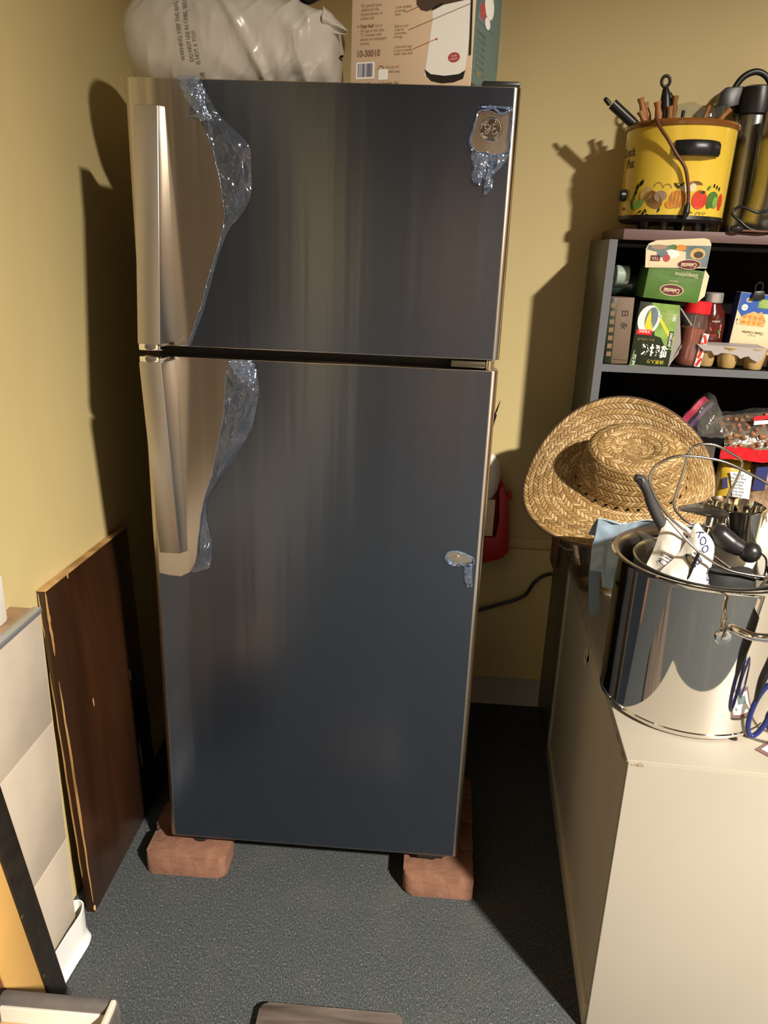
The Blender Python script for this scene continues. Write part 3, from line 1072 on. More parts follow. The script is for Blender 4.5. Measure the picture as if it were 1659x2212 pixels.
# ------------------------------------------------------------------ boards lying on the carpet, bottom centre
st = thing('wooden_slab', 'weathered dark wooden slab of boards lying on the carpet at the bottom picture edge', 'board', (0.095, -0.480, 0.0))
for k in range(3):
    link('slat', prism(rrect(0.290, 0.078, 0.016 if k == 2 else 0.004, cx=0.0, cy=-0.082 + k * 0.081), 0.006, 0.022, 'z', 0.003), 'stool_wood', st)
for sx in (-1, 1):
    link('batten', box(sx * 0.105 - 0.02, sx * 0.105 + 0.02, -0.115, 0.105, 0.0, 0.0065, 0.001), 'stool_wood', st)

# ------------------------------------------------------------------ cream cabinet
cb = thing('cream_cabinet', 'large cream-painted wooden cabinet with a finger hole in its side', 'cabinet', (0.606, -0.352, 0.0), (0, 0, radians(-2.95)))
CW, CD, CH = 0.66, 0.93, 0.65
link('body', box(0.004, CW, 0.006, CD, 0.0, CH - 0.020), 'cream_lightened', cb)
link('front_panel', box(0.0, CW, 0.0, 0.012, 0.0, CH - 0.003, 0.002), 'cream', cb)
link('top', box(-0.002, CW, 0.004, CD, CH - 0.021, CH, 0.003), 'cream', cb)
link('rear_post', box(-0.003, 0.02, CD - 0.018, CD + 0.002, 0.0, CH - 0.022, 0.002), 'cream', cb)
link('plinth', box(-0.004, 0.006, 0.02, CD - 0.02, 0.0, 0.055, 0.002), 'cream_lightened', cb)


fp = link('finger_hole', lathe([(0.020, 0.0), (0.018, -0.0015), (0.015, -0.006), (0.0, -0.007)], 28, sx=1.0, sy=0.55), 'shelf_black', cb, (0.0, 0.505, 0.578), (pi / 2, 0, -pi / 2))
link('finger_hole_rim', tube([(0.0, 0.505 + 0.0115 * cos(a), 0.578 + 0.0215 * sin(a)) for a in [k * pi / 10 for k in range(20)]], 0.0022, 6, True, False), 'cream_lightened', cb)
# worn corner of the top
for k in range(9):
    y = 0.002 + rr.uniform(0, .1)
    a = rr.uniform(.003, .008)
    link('chipped_edge', prism([(y + a * cos(t) * 1.6, CH - 0.012 + a * 0.9 * sin(t)) for t in [j * pi / 3 + .3 for j in range(6)]], -0.0032, 0.001, 'x'), 'chipped', cb)
for k in range(3):
    x = 0.004 + rr.uniform(0, .02)
    a = rr.uniform(.0025, .005)
    link('chipped_edge', prism([(x + a * cos(t) * 1.6, CH - 0.006 + a * 0.8 * sin(t)) for t in [j * pi / 3 + .3 for j in range(6)]], -0.0008, 0.004, 'y'), 'chipped', cb)

# ------------------------------------------------------------------ bookshelf
SX0, SX1, SY0, SY1 = 0.660, 1.42, 0.598, 0.858
bs = thing('bookshelf', 'tall grey-edged black bookshelf with a mauve top board beside the refrigerator', 'bookshelf', (SX0, SY0, 0.0))


def sb(nm, m, x0, x1, y0, y1, z0, z1, bev=0.0008):
    return link(nm, box(x0 - SX0, x1 - SX0, y0 - SY0, y1 - SY0, z0, z1, bev), m, bs)


STP = 1.532
sp_ = sb('side_panel', 'shelf_side', SX0, SX0 + 0.018, SY0 + 0.001, SY1, 0, STP)
link('edge_strip', box(-0.0006, 0.0206, -0.0012, 0.0012, 0, STP), 'shelf_grey', sp_)
sp2 = sb('side_panel', 'shelf_side', SX1 - 0.018, SX1, SY0 + 0.001, SY1, 0, STP)
link('edge_strip', box(SX1 - SX0 - 0.018, SX1 - SX0, -0.0012, 0.0012, 0, STP), 'shelf_grey', sp2)
sb('back_panel', 'shelf_black', SX0 + 0.018, SX1 - 0.018, SY1 - 0.006, SY1, 0.05, STP)
sb('top_panel', 'shelf_black', SX0 + 0.018, SX1 - 0.018, SY0 + 0.006, SY1 - 0.006, STP - 0.018, STP)
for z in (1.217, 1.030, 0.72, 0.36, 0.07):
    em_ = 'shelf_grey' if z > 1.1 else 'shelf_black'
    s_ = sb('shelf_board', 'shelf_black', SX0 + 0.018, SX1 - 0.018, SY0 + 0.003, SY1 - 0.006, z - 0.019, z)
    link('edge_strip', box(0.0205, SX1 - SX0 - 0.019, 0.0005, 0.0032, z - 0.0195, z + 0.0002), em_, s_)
sb('top_board', 'mauve', SX0 + 0.030, SX1 + 0.01, SY0 - 0.012, SY1, STP, STP + 0.026, 0.0015)
sb('wall_bracket', 'brown_panel', SX0 - 0.016, SX0 - 0.0005, SY1 - 0.075, SY1 - 0.005, 0.545, 0.66, 0.004)
ZT = STP + 0.026


def wpart(t, name, me, m, world=True):
    """part given in world coordinates, under a thing that is only moved, not turned"""
    o = link(name, me, m, t)
    o.location = -t.location
    return o


def crumple(me, amp, freq, seed=0.0, ridge=0.5):
    for v in me.vertices:
        p = v.co * freq + Vector((seed, seed * 1.7, seed * .3))
        a = noise.noise_vector(p) * amp
        rdg = (1 - abs(noise.noise(p * 0.7 + Vector((3, 1, 7)))) * 2) * amp * ridge
        v.co += a + Vector((0, -1, 0)) * rdg
    me.update()
    return me


def pillow(w, d, h, nu=36, nv=28, pw=3.2, seed=0.0, amp=0.006, freq=18, belly=0.35):
    """soft bag standing on z=0, centred in x and y, thinner towards its seams"""
    def fn(u, v):
        a = 2 * pi * u
        t = v
        k = (sin(pi * min(max(t, 0.0), 1.0)) ** belly)
        c, s = cos(a), sin(a)
        x = math.copysign(abs(c) ** (2 / pw), c) * w / 2 * (0.93 + 0.07 * k)
        y = math.copysign(abs(s) ** (2 / pw), s) * d / 2 * k
        return Vector((x, y, t * h))
    me = grid(fn, nu, nv, True, 70)
    return crumple(me, amp, freq, seed)


# ------------------------------------------------------------------ on top of the refrigerator
ZF = 1.742
from mathutils.bvhtree import BVHTree
pb = thing('plastic_bag', 'crumpled white plastic bag with grey warning print lying on the refrigerator', 'bag', (-0.198, 0.205, ZF))


def bag_fn(u, v):
    # v runs along the length, u around the section
    a = 2 * pi * u
    e = max(0.0, sin(pi * v)) ** 0.20
    c, s = cos(a), sin(a)
    hh = 0.094 * e * (1.0 + 0.07 * sin(v * 5.0 + 0.4))
    yy = math.copysign(abs(c) ** 0.6, c) * 0.125 * e
    zz = math.copysign(abs(s) ** 0.65, s) * hh
    x = -0.208 + 0.416 * v - 0.010 * sin(a) * (1 - v)
    z = 0.098 + zz
    p = Vector((x, yy, z))
    big = noise.noise(Vector((x * 7, a * 0.9, 2.0)))
    f1 = 1 - abs(noise.noise(Vector((x * 13 + z * 9, z * 7 - x * 5, 5.0)))) * 2.2
    f2 = 1 - abs(noise.noise(Vector((x * 24 - z * 20, z * 14, 8.0)))) * 2.4
    w = 0.35 + 0.9 * max(0, v - 0.35)
    n = Vector((0, c, s))
    f3 = max(0, 1 - abs(noise.noise(Vector((x * 9 + z * 6, z * 3 - x * 2, 15.0)))) * 7)
    f4 = max(0, 1 - abs(noise.noise(Vector((x * 15 - z * 12, z * 8 + x * 4, 21.0)))) * 8)
    p += n * (big * 0.008 + max(0, f1) * 0.007 * w + max(0, f2) * 0.004 * w + f3 * 0.007 + f4 * 0.006 * w)
    p.x += big * 0.010
    if p.z < 0.002:
        p.z = 0.002
    return p


bag_me = grid(bag_fn, 96, 130, True, 75)
bag_o = link('bag_body', bag_me, 'bag_white', pb)
link('bag_ear', grid(lambda u, v: Vector((0.185 + 0.040 * u, -0.095 + 0.05 * u + 0.008 * sin(v * 9), 0.118 + 0.045 * v * (1 - 0.8 * u) + 0.010 * u)), 12, 12, thick=0.0015), 'bag_white', pb)
bagbvh = BVHTree.FromPolygons([v.co[:] for v in bag_me.vertices], [tuple(p.vertices) for p in bag_me.polygons])


def bag_frame(u, v, h):
    hit = bagbvh.ray_cast(Vector((u, -0.5, v)), Vector((0, 1, 0)))
    y = hit[0].y if hit[0] is not None else -0.12
    return (u, y - 0.0012, v)


ba = Art()
ba.text('WARNING: KEEP THIS BAG', 0.0115, -0.076, 0.110, 'bag_print', rot=radians(98), sx=.72)
ba.text('DO NOT USE IN CRIBS, BEDS', 0.0115, -0.060, 0.112, 'bag_print', rot=radians(98), sx=.72)
ba.text('IS NOT A TOY!', 0.0115, -0.044, 0.082, 'bag_print', rot=radians(98), sx=.72)
ba.text('OB', 0.012, -0.035, 0.036, 'bag_print', rot=radians(95), sx=.8)
ba.build('warning_print', pb, bag_frame)
# dark object poking out of the top of the bag
dk = link('cable_reel', tube([(0.03 * cos(t), 0.02 * sin(t), 0.012 + 0.004 * sin(3 * t)) for t in [k * pi / 6 for k in range(12)]], 0.010, 8, True), 'black', None, (-0.06, 0.20, ZF + 0.193))
tag(dk, 'small black coil on top of the white plastic bag, cut by the picture edge', 'cable')

# popcorn-popper carton, turned a little so its teal side shows
th_ = radians(-19)
cx_ = thing('appliance_carton', 'tan carton with a picture of a white popcorn popper and teal side, on the refrigerator', 'carton', (0.268 - 0.25 * cos(th_), 0.12 - 0.25 * sin(th_), ZF), (0, 0, th_))
CWd, CDp, CHt = 0.25, 0.175, 0.40
link('carton_body', box(0, CWd, 0, CDp, 0, CHt, 0.0015), 'carton_tan', cx_)
link('side_panel', box(CWd - 0.0005, CWd + 0.0012, 0.003, CDp - 0.002, 0.004, CHt - 0.004), 'carton_teal', cx_)
link('side_panel', box(CWd - 0.0004, CWd + 0.0014, 0.003, CDp - 0.002, 0.0, 0.045), 'print_dark', cx_)  # dark strip painted in for the shading along the bottom of the side
k_ = CWd / 269.0


def pu(px):
    return (px - 757) * k_


def pv(py):
    return 0.038 + (187 - py) * 0.00079


ar = Art()
# the white popper with its dark butter cup, foot and badge
ar.poly([(pu(926), pv(160)), (pu(940), pv(164)), (pu(970), pv(168)), (pu(1000), pv(166)), (pu(1012), pv(162)), (pu(1022), pv(40)), (pu(1024), pv(-60)), (pu(930), pv(-60)), (pu(938), pv(40))], 'print_white', 1)
ar.poly([(pu(926), pv(146)), (pu(940), pv(157)), (pu(970), pv(162)), (pu(1000), pv(160)), (pu(1014), pv(152)), (pu(1010), pv(170)), (pu(990), pv(177)), (pu(965), pv(178)), (pu(942), pv(172)), (pu(930), pv(160))], 'print_black', 2)
ar.poly([(pu(902), pv(8)), (pu(912), pv(20)), (pu(925), pv(24)), (pu(955), pv(14)), (pu(1000), pv(8)), (pu(1024), pv(2)), (pu(1024), pv(-70)), (pu(900), pv(-70))], 'print_dark', 2)
ar.poly([(pu(934), pv(24)), (pu(945), pv(20)), (pu(960), pv(13)), (pu(957), pv(9)), (pu(940), pv(15))], 'print_black', 3)
ar.ell(pu(988), pv(124), 0.0118, 0.0085, 'print_red', 2)
ar.text('Orville', 0.0050, pu(988), pv(121), 'print_white', 3, rot=.12, sx=.8)
ar.text('Redenbacher', 0.0040, pu(988), pv(127), 'print_white', 3, rot=.12, sx=.7)
ar.text('10-30010', 0.0165, pu(773), pv(105), 'print_brown', 2, left=True, sx=.80, bold=True)
ar.text('National Presto Industries, Inc.', 0.0098, pu(769), pv(173), 'print_brown', 2, left=True, sx=.78, bold=True)
for i, s in enumerate(['No special pans,', 'additional oils,', 'preservatives, or', 'added salt.']):
    ar.text(s, 0.0080, pu(779), pv(1 + i * 9), 'print_soft', 2, left=True, sx=.85)
ar.text('Pops fast!', 0.0085, pu(779), pv(45), 'print_brown', 2, left=True, sx=.85, bold=True)
ar.text('Up to', 0.0080, pu(812), pv(45), 'print_soft', 2, left=True, sx=.85)
ar.poly([(pu(771), pv(43)), (pu(776), pv(43)), (pu(773.5), pv(48))], 'print_brown', 2)
for i, s in enumerate(['18 cups in less than', '2½ minutes with', 'almost no unpopped', 'kernels.']):
    ar.text(s, 0.0080, pu(779), pv(55 + i * 9), 'print_soft', 2, left=True, sx=.82)
for (py, lines) in ((10, ['Cover doubles', 'as serving', 'bowl.']), (50, ['Built-in cord', 'wrap for', 'convenient', 'storage.']), (94, ['Cool-touch base', 'is easy to handle,', 'simply wipe clean.'])):
    for i, s in enumerate(lines):
        ar.text(s, 0.0072, pu(856), pv(py + i * 7.4), 'print_soft', 2, left=True, sx=.78)
ar.line(pu(886), pv(60), pu(1020), pv(14), 0.0009, 'print_brown', 3)
ar.line(pu(898), pv(101), pu(948), pv(83), 0.0009, 'print_red', 3)
ar.line(pu(880), pv(22), pu(906), pv(13), 0.0009, 'print_red', 3)
ar.ell(pu(949), pv(83), 0.0018, 0.0018, 'print_red', 4)
ar.rect(pu(770), pu(813), pv(160), pv(123), 'print_white', 1)
x_ = pu(774)
rb = random.Random(5)
while x_ < pu(809):
    w_ = rb.choice([.0006, .0006, .0011, .0016])
    ar.rect(x_, x_ + w_, pv(156), pv(126), 'print_navy', 2)
    x_ += w_ + rb.choice([.0006, .0009, .0013])
ar.rect(pu(822), pu(844), pv(164), pv(141), 'print_white', 2)
ar.text('120 volts AC', 0.0072, pu(838), pv(137), 'print_soft', 2, left=True, sx=.8)
ar.text('1440 watts', 0.0072, pu(845), pv(147), 'print_soft', 2, left=True, sx=.8)
for t_ in range(9):
    a_, b_ = pi * .1 + t_ * pi * .1, pi * .1 + (t_ + 1) * pi * .1
    ar.line(pu(828) + .006 * cos(a_), pv(142) + .007 * sin(a_), pu(828) + .006 * cos(b_), pv(142) + .007 * sin(b_), .0013, 'print_brown', 3)
ar.build('printed_front', cx_, lambda u, v, h: (u, -h * 0.0003, v))
ar = Art()
ar.rect(0.015, 0.12, 0.152, 0.22, 'print_sky', 1)
ar.ell(0.045, 0.172, 0.018, 0.014, 'print_red', 2)
ar.ell(0.085, 0.190, 0.032, 0.022, 'print_white', 2)
ar.ell(0.08, 0.160, 0.018, 0.010, 'print_white', 2)
for i in range(7):
    ar.text('hot air popper', 0.011, 0.02, 0.135 - i * 0.011, 'print_sky', 1, left=True, sx=.9)
ar.text('PRESTO', 0.011, 0.03, 0.066, 'print_gold', 1, left=True)
ar.build('printed_side', cx_, lambda u, v, h: (CWd + 0.0014 + h * 0.0003, u, v))
# torn shrink wrap standing off the far edge
link('shrink_wrap', grid(lambda u, v: Vector((CWd + 0.004 + 0.003 * sin(v * 23), CDp - 0.012 + 0.014 * u, CHt * v)), 4, 30), 'clear_bag', cx_)
link('torn_corner_slit', grid(lambda u, v: Vector((CWd - 0.006 + 0.004 * u - 0.004 * v, -0.0012, 0.09 + 0.13 * v)), 2, 10), 'print_black', cx_)


# ------------------------------------------------------------------ on the wall behind, and the power cord
rc = thing('red_caddy', 'red plastic wall caddy hanging behind the refrigerator above the ledge', 'caddy', (0.42, 0.82, 0.55))
wpart(rc, 'body', prism([(0.34, 0.552), (0.434, 0.556), (0.480, 0.572), (0.500, 0.596), (0.487, 0.765), (0.464, 0.815), (0.452, 0.800), (0.462, 0.700), (0.458, 0.640), (0.340, 0.640)], 0.775, 0.858, 'y', 0.003), 'red')
wpart(rc, 'back_plate', prism([(0.34, 0.63), (0.47, 0.63), (0.472, 0.78), (0.44, 0.80), (0.34, 0.80)], 0.845, 0.858, 'y', 0.002), 'red')
wpart(rc, 'hook', prism([(0.478, 0.772), (0.498, 0.780), (0.500, 0.768), (0.486, 0.760)], 0.80, 0.85, 'y', 0.002), 'red')
sp = lathe([(0, 0), (0.025, 0.004), (0.040, 0.030), (0.046, 0.075), (0.040, 0.115), (0.022, 0.140), (0, 0.146)], 32)
o_ = link('white_dispenser', sp, 'white', None, (0.412, 0.805, 0.762))
tag(o_, 'rounded white plastic dispenser resting in the red caddy', 'dispenser')
o_ = link('paper_tag', box(0.385, 0.445, 0.780, 0.782, 0.645, 0.765), 'print_cream')
o_.parent = rc
o_.location = -rc.location
tg = thing('kitchen_tongs', 'metal-tipped dark tongs hanging on the wall at the refrigerator edge', 'tongs', (0.41, 0.86, 0.90))
wpart(tg, 'arm', tube([(0.408, 0.862, 0.90), (0.418, 0.855, 0.97), (0.428, 0.845, 1.02)], [0.005, 0.007, 0.006], 8), 'black')
wpart(tg, 'tip', tube([(0.424, 0.85, 1.01), (0.432, 0.846, 1.035), (0.440, 0.842, 1.064)], [0.009, 0.008, 0.002], 8, flat=.5), 'chrome')
o_ = link('power_cord', tube([(0.30, 0.79, 0.31), (0.38, 0.83, 0.338), (0.43, 0.84, 0.358), (0.496, 0.84, 0.385), (0.54, 0.84, 0.402), (0.576, 0.84, 0.424), (0.597, 0.84, 0.464), (0.616, 0.842, 0.485), (0.634, 0.845, 0.496), (0.656, 0.846, 0.502)], 0.0055, 8), 'black')
tag(o_, 'black power cord running from the refrigerator along the wall to the bookshelf', 'cord')


# ------------------------------------------------------------------ slow cooker on the bookshelf
CKX, CKY = 0.832, 0.712
ck = thing('slow_cooker', 'yellow slow cooker with printed vegetables and brown rim on the bookshelf top', 'slow cooker', (CKX, CKY, ZT))
CB = 0.028
rB, rT, hB = 0.130, 0.1345, 0.212
link('body', lathe([(rB - 0.012, CB), (rB, CB + 0.006), (rB, CB + 0.01), (rT, CB + hB), (rT - 0.006, CB + hB), (rT - 0.008, CB + hB - 0.03)], 72, cap=False), 'crock_yellow', ck)
link('liner', lathe([(rT - 0.003, CB + hB - 0.002), (rT + 0.005, CB + hB + 0.001), (rT + 0.0065, CB + hB + 0.008), (rT + 0.003, CB + hB + 0.014), (rT - 0.006, CB + hB + 0.014), (rT - 0.012, CB + hB + 0.004), (rT - 0.016, CB + 0.06), (0, CB + 0.05)], 72, cap=False), 'crock_brown', ck)
link('base_ring', lathe([(rB + 0.001, CB + 0.008), (rB + 0.002, CB - 0.001), (rB - 0.006, CB - 0.008), (0, CB - 0.008)], 60), 'black', ck)
for a in (-140, -112, -62, -38, 60, 120):
    link('foot', lathe([(0.009, 0), (0.010, 0.003), (0.012, 0.021)], 14), 'black', ck, (0.100 * cos(radians(a)), 0.100 * sin(radians(a)), 0.0))


def cyl_frame(u, v, h):
    r_ = rB + (rT - rB) * (v - CB) / hB + 0.0006 + h * 0.0003
    a = -pi / 2 + (u - 0.034) / 0.132
    return (r_ * cos(a), r_ * sin(a), v)


def side_handle(ac, nm='carry_handle'):
    pts = []
    bm = bmesh.new()
    rows = []
    for k in range(13):
        a = ac + (k / 12 - .5) * 0.80
        e = min(1, 2.4 * min(k, 12 - k) / 12 + .25)
        ro = rT + 0.004 + 0.020 * e
        zc = CB + 0.160
        hh = 0.017
        ring = [(rT - 0.004, zc - hh), (ro - .004, zc - hh), (ro, zc - hh + .006), (ro, zc + hh - .008), (ro - .006, zc + hh), (rT - 0.004, zc + hh)]
        rows.append([bm.verts.new((r_ * cos(a), r_ * sin(a), z)) for r_, z in ring])
    for A, B in zip(rows, rows[1:]):
        for i in range(5):
            bm.faces.new((A[i], A[i + 1], B[i + 1], B[i]))
    bm.faces.new(rows[0])
    bm.faces.new(rows[-1])
    return link(nm, finish(bm, 40), 'black', ck)


side_handle(-pi / 2 + 0.06)
side_handle(pi / 2)
kn = link('control_knob', lathe([(0.015, 0), (0.014, 0.014), (0.010, 0.017), (0, 0.017)], 20), 'black', ck, (rB * cos(radians(190)), rB * sin(radians(190)), 0.085), (0, -pi / 2, radians(10)))
lt = link('pilot_light', lathe([(0.004, 0), (0.003, 0.004), (0, 0.005)], 12), 'print_red', ck, (rB * cos(radians(192)), rB * sin(radians(192)), 0.052), (0, -pi / 2, radians(10)))
va = Art()
zv = CB + 0.045


def leaf(cx, cy, l, w, rot, m, h=2):
    va.poly([(cx + l * t * cos(rot) - s * w * sin(pi * (t + .5)) * sin(rot), cy + l * t * sin(rot) + s * w * sin(pi * (t + .5)) * cos(rot)) for s, ts in ((1, (-.5, -.25, 0, .25, .5)), (-1, (.4, .15, -.1, -.35))) for t in ts], m, h)


va.ell(0.066, zv, 0.0205, 0.022, 'tomato', 3)
leaf(0.072, zv + 0.017, 0.016, 0.0035, 0.2, 'print_darkgreen', 4)
leaf(0.066, zv + 0.018, 0.012, 0.003, 2.2, 'print_green', 4)
va.ell(0.012, zv, 0.021, 0.021, 'print_orange', 2)
va.ell(-0.002, zv - 0.012, 0.014, 0.010, 'print_orange', 3)
for k in range(5):
    va.line(-0.005 + k * .008, zv - .018, -0.003 + k * .0085, zv + .018, .0009, 'print_brown', 3)
va.ell(0.050, zv + 0.033, 0.019, 0.009, 'mushroom', 2, a0=0, a1=pi)
va.ell(0.045, zv + 0.027, 0.008, 0.010, 'print_cream', 1)
va.ell(0.030, zv + 0.024, 0.014, 0.010, 'print_cream', 1)
va.ell(-0.045, zv - 0.004, 0.024, 0.016, 'mushroom', 2, rot=-.6)
va.ell(-0.056, zv + 0.004, 0.018, 0.014, 'mushroom', 3, rot=.5, a0=0, a1=pi)
va.ell(-0.030, zv + 0.006, 0.016, 0.013, 'print_soft', 2)
va.ell(-0.068, zv + 0.012, 0.019, 0.015, 'print_gold', 1, rot=.6)
va.ell(-0.088, zv - 0.012, 0.018, 0.010, 'print_lightgreen', 2, rot=.4)
for k, (dx, dy, rt_) in enumerate([(-0.105, 0.004, 1.4), (-0.100, 0.016, 1.1), (-0.112, -0.008, 1.9), (-0.096, 0.028, 1.2), (-0.108, -0.018, 2.4), (-0.084, 0.038, 1.0)]):
    leaf(dx, zv + dy, 0.020, 0.0050, rt_, 'print_darkgreen' if k % 2 else 'print_green', 2)
va.ell(0.106, zv + 0.002, 0.020, 0.019, 'print_green', 2)
va.ell(0.116, zv - 0.004, 0.010, 0.014, 'print_lightgreen', 3)
va.ell(0.094, zv - 0.006, 0.008, 0.014, 'print_green', 3)
va.ell(0.138, zv - 0.002, 0.010, 0.020, 'tomato', 1)
for k in range(3):
    va.ell(0.104 + k * 0.010, zv + 0.034 - 0.003 * k, 0.0024, 0.0048, 'print_black', 3)
# loops of parsley and flowers above, scrolls and script below
for cx, cy, rr_ in ((-0.038, zv + 0.028, 0.010), (-0.016, zv + 0.024, 0.010), (0.008, zv + 0.030, 0.007)):
    for k in range(9):
        a_, b_ = k * pi / 9, (k + 1) * pi / 9
        va.line(cx + rr_ * cos(a_), cy + rr_ * sin(a_), cx + rr_ * cos(b_), cy + rr_ * sin(b_), .0014, 'mushroom', 3)
leaf(0.006, zv + 0.030, 0.022, 0.0028, 2.4, 'print_darkgreen', 4)
leaf(0.016, zv + 0.032, 0.020, 0.0028, 0.7, 'print_darkgreen', 4)
leaf(0.088, zv + 0.028, 0.016, 0.004, 0.9, 'print_green', 2)
for k, (dx, dy, rt_) in enumerate([(-0.080, -0.030, .5), (-0.070, -0.034, 1.2), (-0.064, -0.028, 2.1), (-0.060, -0.038, .1), (-0.030, -0.026, 1.3)]):
    leaf(dx, zv + dy, 0.013, 0.0028, rt_, 'print_black' if k != 4 else 'print_navy', 3)
for k in range(9):
    a_ = 0.060 + k * 0.0035
    va.line(a_, zv - 0.031 + (k % 2) * .003, a_ + .003, zv - 0.035 + (k % 3) * .003, .0013, 'print_dark', 3)
for k in range(6):
    va.ell(0.036 + k * 0.003, zv - 0.029 - 0.002 * (k % 2), 0.0014, 0.0014, 'print_dark', 3)
va.build('vegetable_print', ck, cyl_frame)
va = Art()
va.text('Crock', 0.030, -0.150, CB + 0.158, 'print_dark', 1, bold=True, sx=.8)
va.text('Pot', 0.030, -0.136, CB + 0.130, 'print_dark', 1, bold=True, sx=.8)
va.build('lettering', ck, cyl_frame)
cdz = -ck.location
cpts = [(0.752, 0.640, 1.790), (0.735, 0.600, 1.812), (0.745, 0.586, 1.790), (0.765, 0.575, 1.763), (0.788, 0.570, 1.731), (0.811, 0.566, 1.703), (0.823, 0.566, 1.672), (0.831, 0.567, 1.636), (0.832, 0.569, 1.614)]
o_ = link('mains_cord', tube(cpts, 0.0042, 8), 'cord', ck)
o_.location = cdz
o_ = link('mains_plug', tube([(0.833, 0.569, 1.622), (0.831, 0.566, 1.600), (0.827, 0.564, 1.585)], [0.005, 0.009, 0.004], 10), 'black', ck)
o_.location = cdz

# sticks, tongs and tools standing in the cooker
tops = [(0.717, 1.843), (0.717, 1.875), (0.733, 1.867), (0.758, 1.865), (0.794, 1.858), (0.807, 1.884), (0.888, 1.860), (0.944, 1.856)]
bots = [(0.739, 1.808), (0.742, 1.808), (0.754, 1.809), (0.771, 1.809), (0.800, 1.810), (0.809, 1.810), (0.875, 1.812), (0.908, 1.813)]
labs = ['short brown wooden stick at the cooker edge beside the black tool', 'tallest brown wooden stick on the left in the yellow cooker', 'brown wooden stick second in the left cluster in the cooker', 'pale brown wooden stick third in the left cluster in the cooker', 'brown wooden stick just in front of the black ring-handled tongs', 'reddish wooden stick just right of the black ring-handled tongs', 'thin wooden stick standing in front of the clear bag in the cooker', 'orange-brown wooden stick leaning right towards the black flask']
for i, ((x1, z1), (x0, z0)) in enumerate(zip(tops, bots)):
    d = Vector((x0 - x1, 0, z0 - z1)).normalized()
    tp = Vector((x1, 0.70 + 0.012 * (i % 3), z1))
    bt = tp + d * (z1 - 1.70) / -d.z if d.z else tp
    dx = bt.x - CKX
    if abs(dx) > 0.10:
        bt.x = CKX + math.copysign(0.10, dx)
    rr_ = (0.0075, 0.0078, 0.0075, 0.0085, 0.0078, 0.0075, 0.005, 0.0068)[i]
    n_ = 12
    pts = [tuple(tp.lerp(bt, k / n_) - Vector((0, 0, 0))) for k in range(n_ + 1)]
    rads = [rr_ * (1 + 0.16 * (-1) ** k) for k in range(n_ + 1)]
    o_ = link('wooden_stick', tube([tuple(Vector(p) - bt) for p in pts], rads, 10, smooth_path=False), 'stick', None, bt)
    tag(o_, labs[i], 'stick', 'wooden sticks in the slow cooker')
tt = thing('kitchen_tongs', 'black kitchen tongs with a ring end standing in the yellow cooker', 'tongs', (0.800, 0.735, 1.70))
wpart(tt, 'ring', tube([(0.779 + 0.0105 * cos(a), 0.73, 1.918 + 0.0125 * sin(a)) for a in [k * pi / 9 for k in range(18)]], 0.0040, 8, True, False), 'black')
wpart(tt, 'grip', tube([(0.780, 0.73, 1.905), (0.784, 0.73, 1.885), (0.788, 0.732, 1.855), (0.790, 0.734, 1.82), (0.796, 0.735, 1.70)], [0.006, 0.012, 0.017, 0.018, 0.012], 12), 'black')
wpart(tt, 'grip', tube([(0.790, 0.742, 1.894), (0.797, 0.743, 1.885), (0.803, 0.744, 1.86), (0.806, 0.744, 1.82), (0.806, 0.742, 1.70)], [0.006, 0.009, 0.010, 0.010, 0.009], 10), 'black')
tl = thing('kitchen_tool', 'black-handled tool poking out to the left of the yellow cooker', 'tool', (0.755, 0.705, 1.76))
wpart(tl, 'handle', tube([(0.646, 0.70, 1.858), (0.700, 0.70, 1.818), (0.760, 0.706, 1.772)], [0.0135, 0.013, 0.010], 14, smooth_path=False), 'black')
wpart(tl, 'hanging_tip', tube([(0.624, 0.70, 1.870), (0.630, 0.70, 1.866), (0.640, 0.70, 1.856)], [0.004, 0.006, 0.006], 10), 'black')
wpart(tl, 'neck', tube([(0.638, 0.70, 1.858), (0.650, 0.70, 1.852)], 0.003, 8, smooth_path=False), 'wire')
o_ = link('black_skewer', tube([(0.012, 0, 0.185), (0, 0, 0)], 0.0045, 8, smooth_path=False), 'black', None, (0.826, 0.745, 1.67))
tag(o_, 'thin black skewer between the tongs and the clear bag', 'skewer')
me = crumple(pillow(0.155, 0.05, 0.15, 40, 30, amp=0, belly=.5), 0.012, 22, 3.0, .8)
o_ = link('clear_bag', me, 'clear_bag', None, (0.868, 0.768, 1.72))
tag(o_, 'crumpled clear plastic bag stuffed in the back of the yellow cooker', 'bag')

# ------------------------------------------------------------------ vacuum flask and steel jug at the right
ap = thing('vacuum_flask', 'steel vacuum flask with black pump lid and carry handle behind the cooker', 'flask', (1.034, 0.803, ZT))
link('body', lathe([(0.046, 0), (0.047, 0.004), (0.0445, 0.02), (0.0445, 0.27), (0.043, 0.300), (0.038, 0.303)], 40), 'airpot_steel', ap)
link('lid', lathe([(0.046, 0.296), (0.049, 0.300), (0.050, 0.335), (0.046, 0.362), (0.030, 0.368), (0, 0.368)], 40), 'black', ap)
link('spout', prism([(-0.040, 0.365), (-0.082, 0.362), (-0.094, 0.350), (-0.097, 0.318), (-0.088, 0.292), (-0.078, 0.300), (-0.070, 0.320), (-0.040, 0.318)], -0.018, 0.018, 'y', 0.004), 'black', ap)
link('carry_handle', tube([(-0.064, -0.01, 0.335), (-0.060, -0.01, 0.362), (-0.042, -0.01, 0.388), (-0.014, -0.01, 0.400), (0.012, -0.01, 0.392), (0.030, -0.01, 0.370), (0.034, -0.01, 0.350)], 0.0062, 10, flat=1.3), 'black', ap)
jg = thing('steel_jug', 'shiny steel jug with a flared base at the right end of the bookshelf top', 'jug', (1.087, 0.668, ZT))
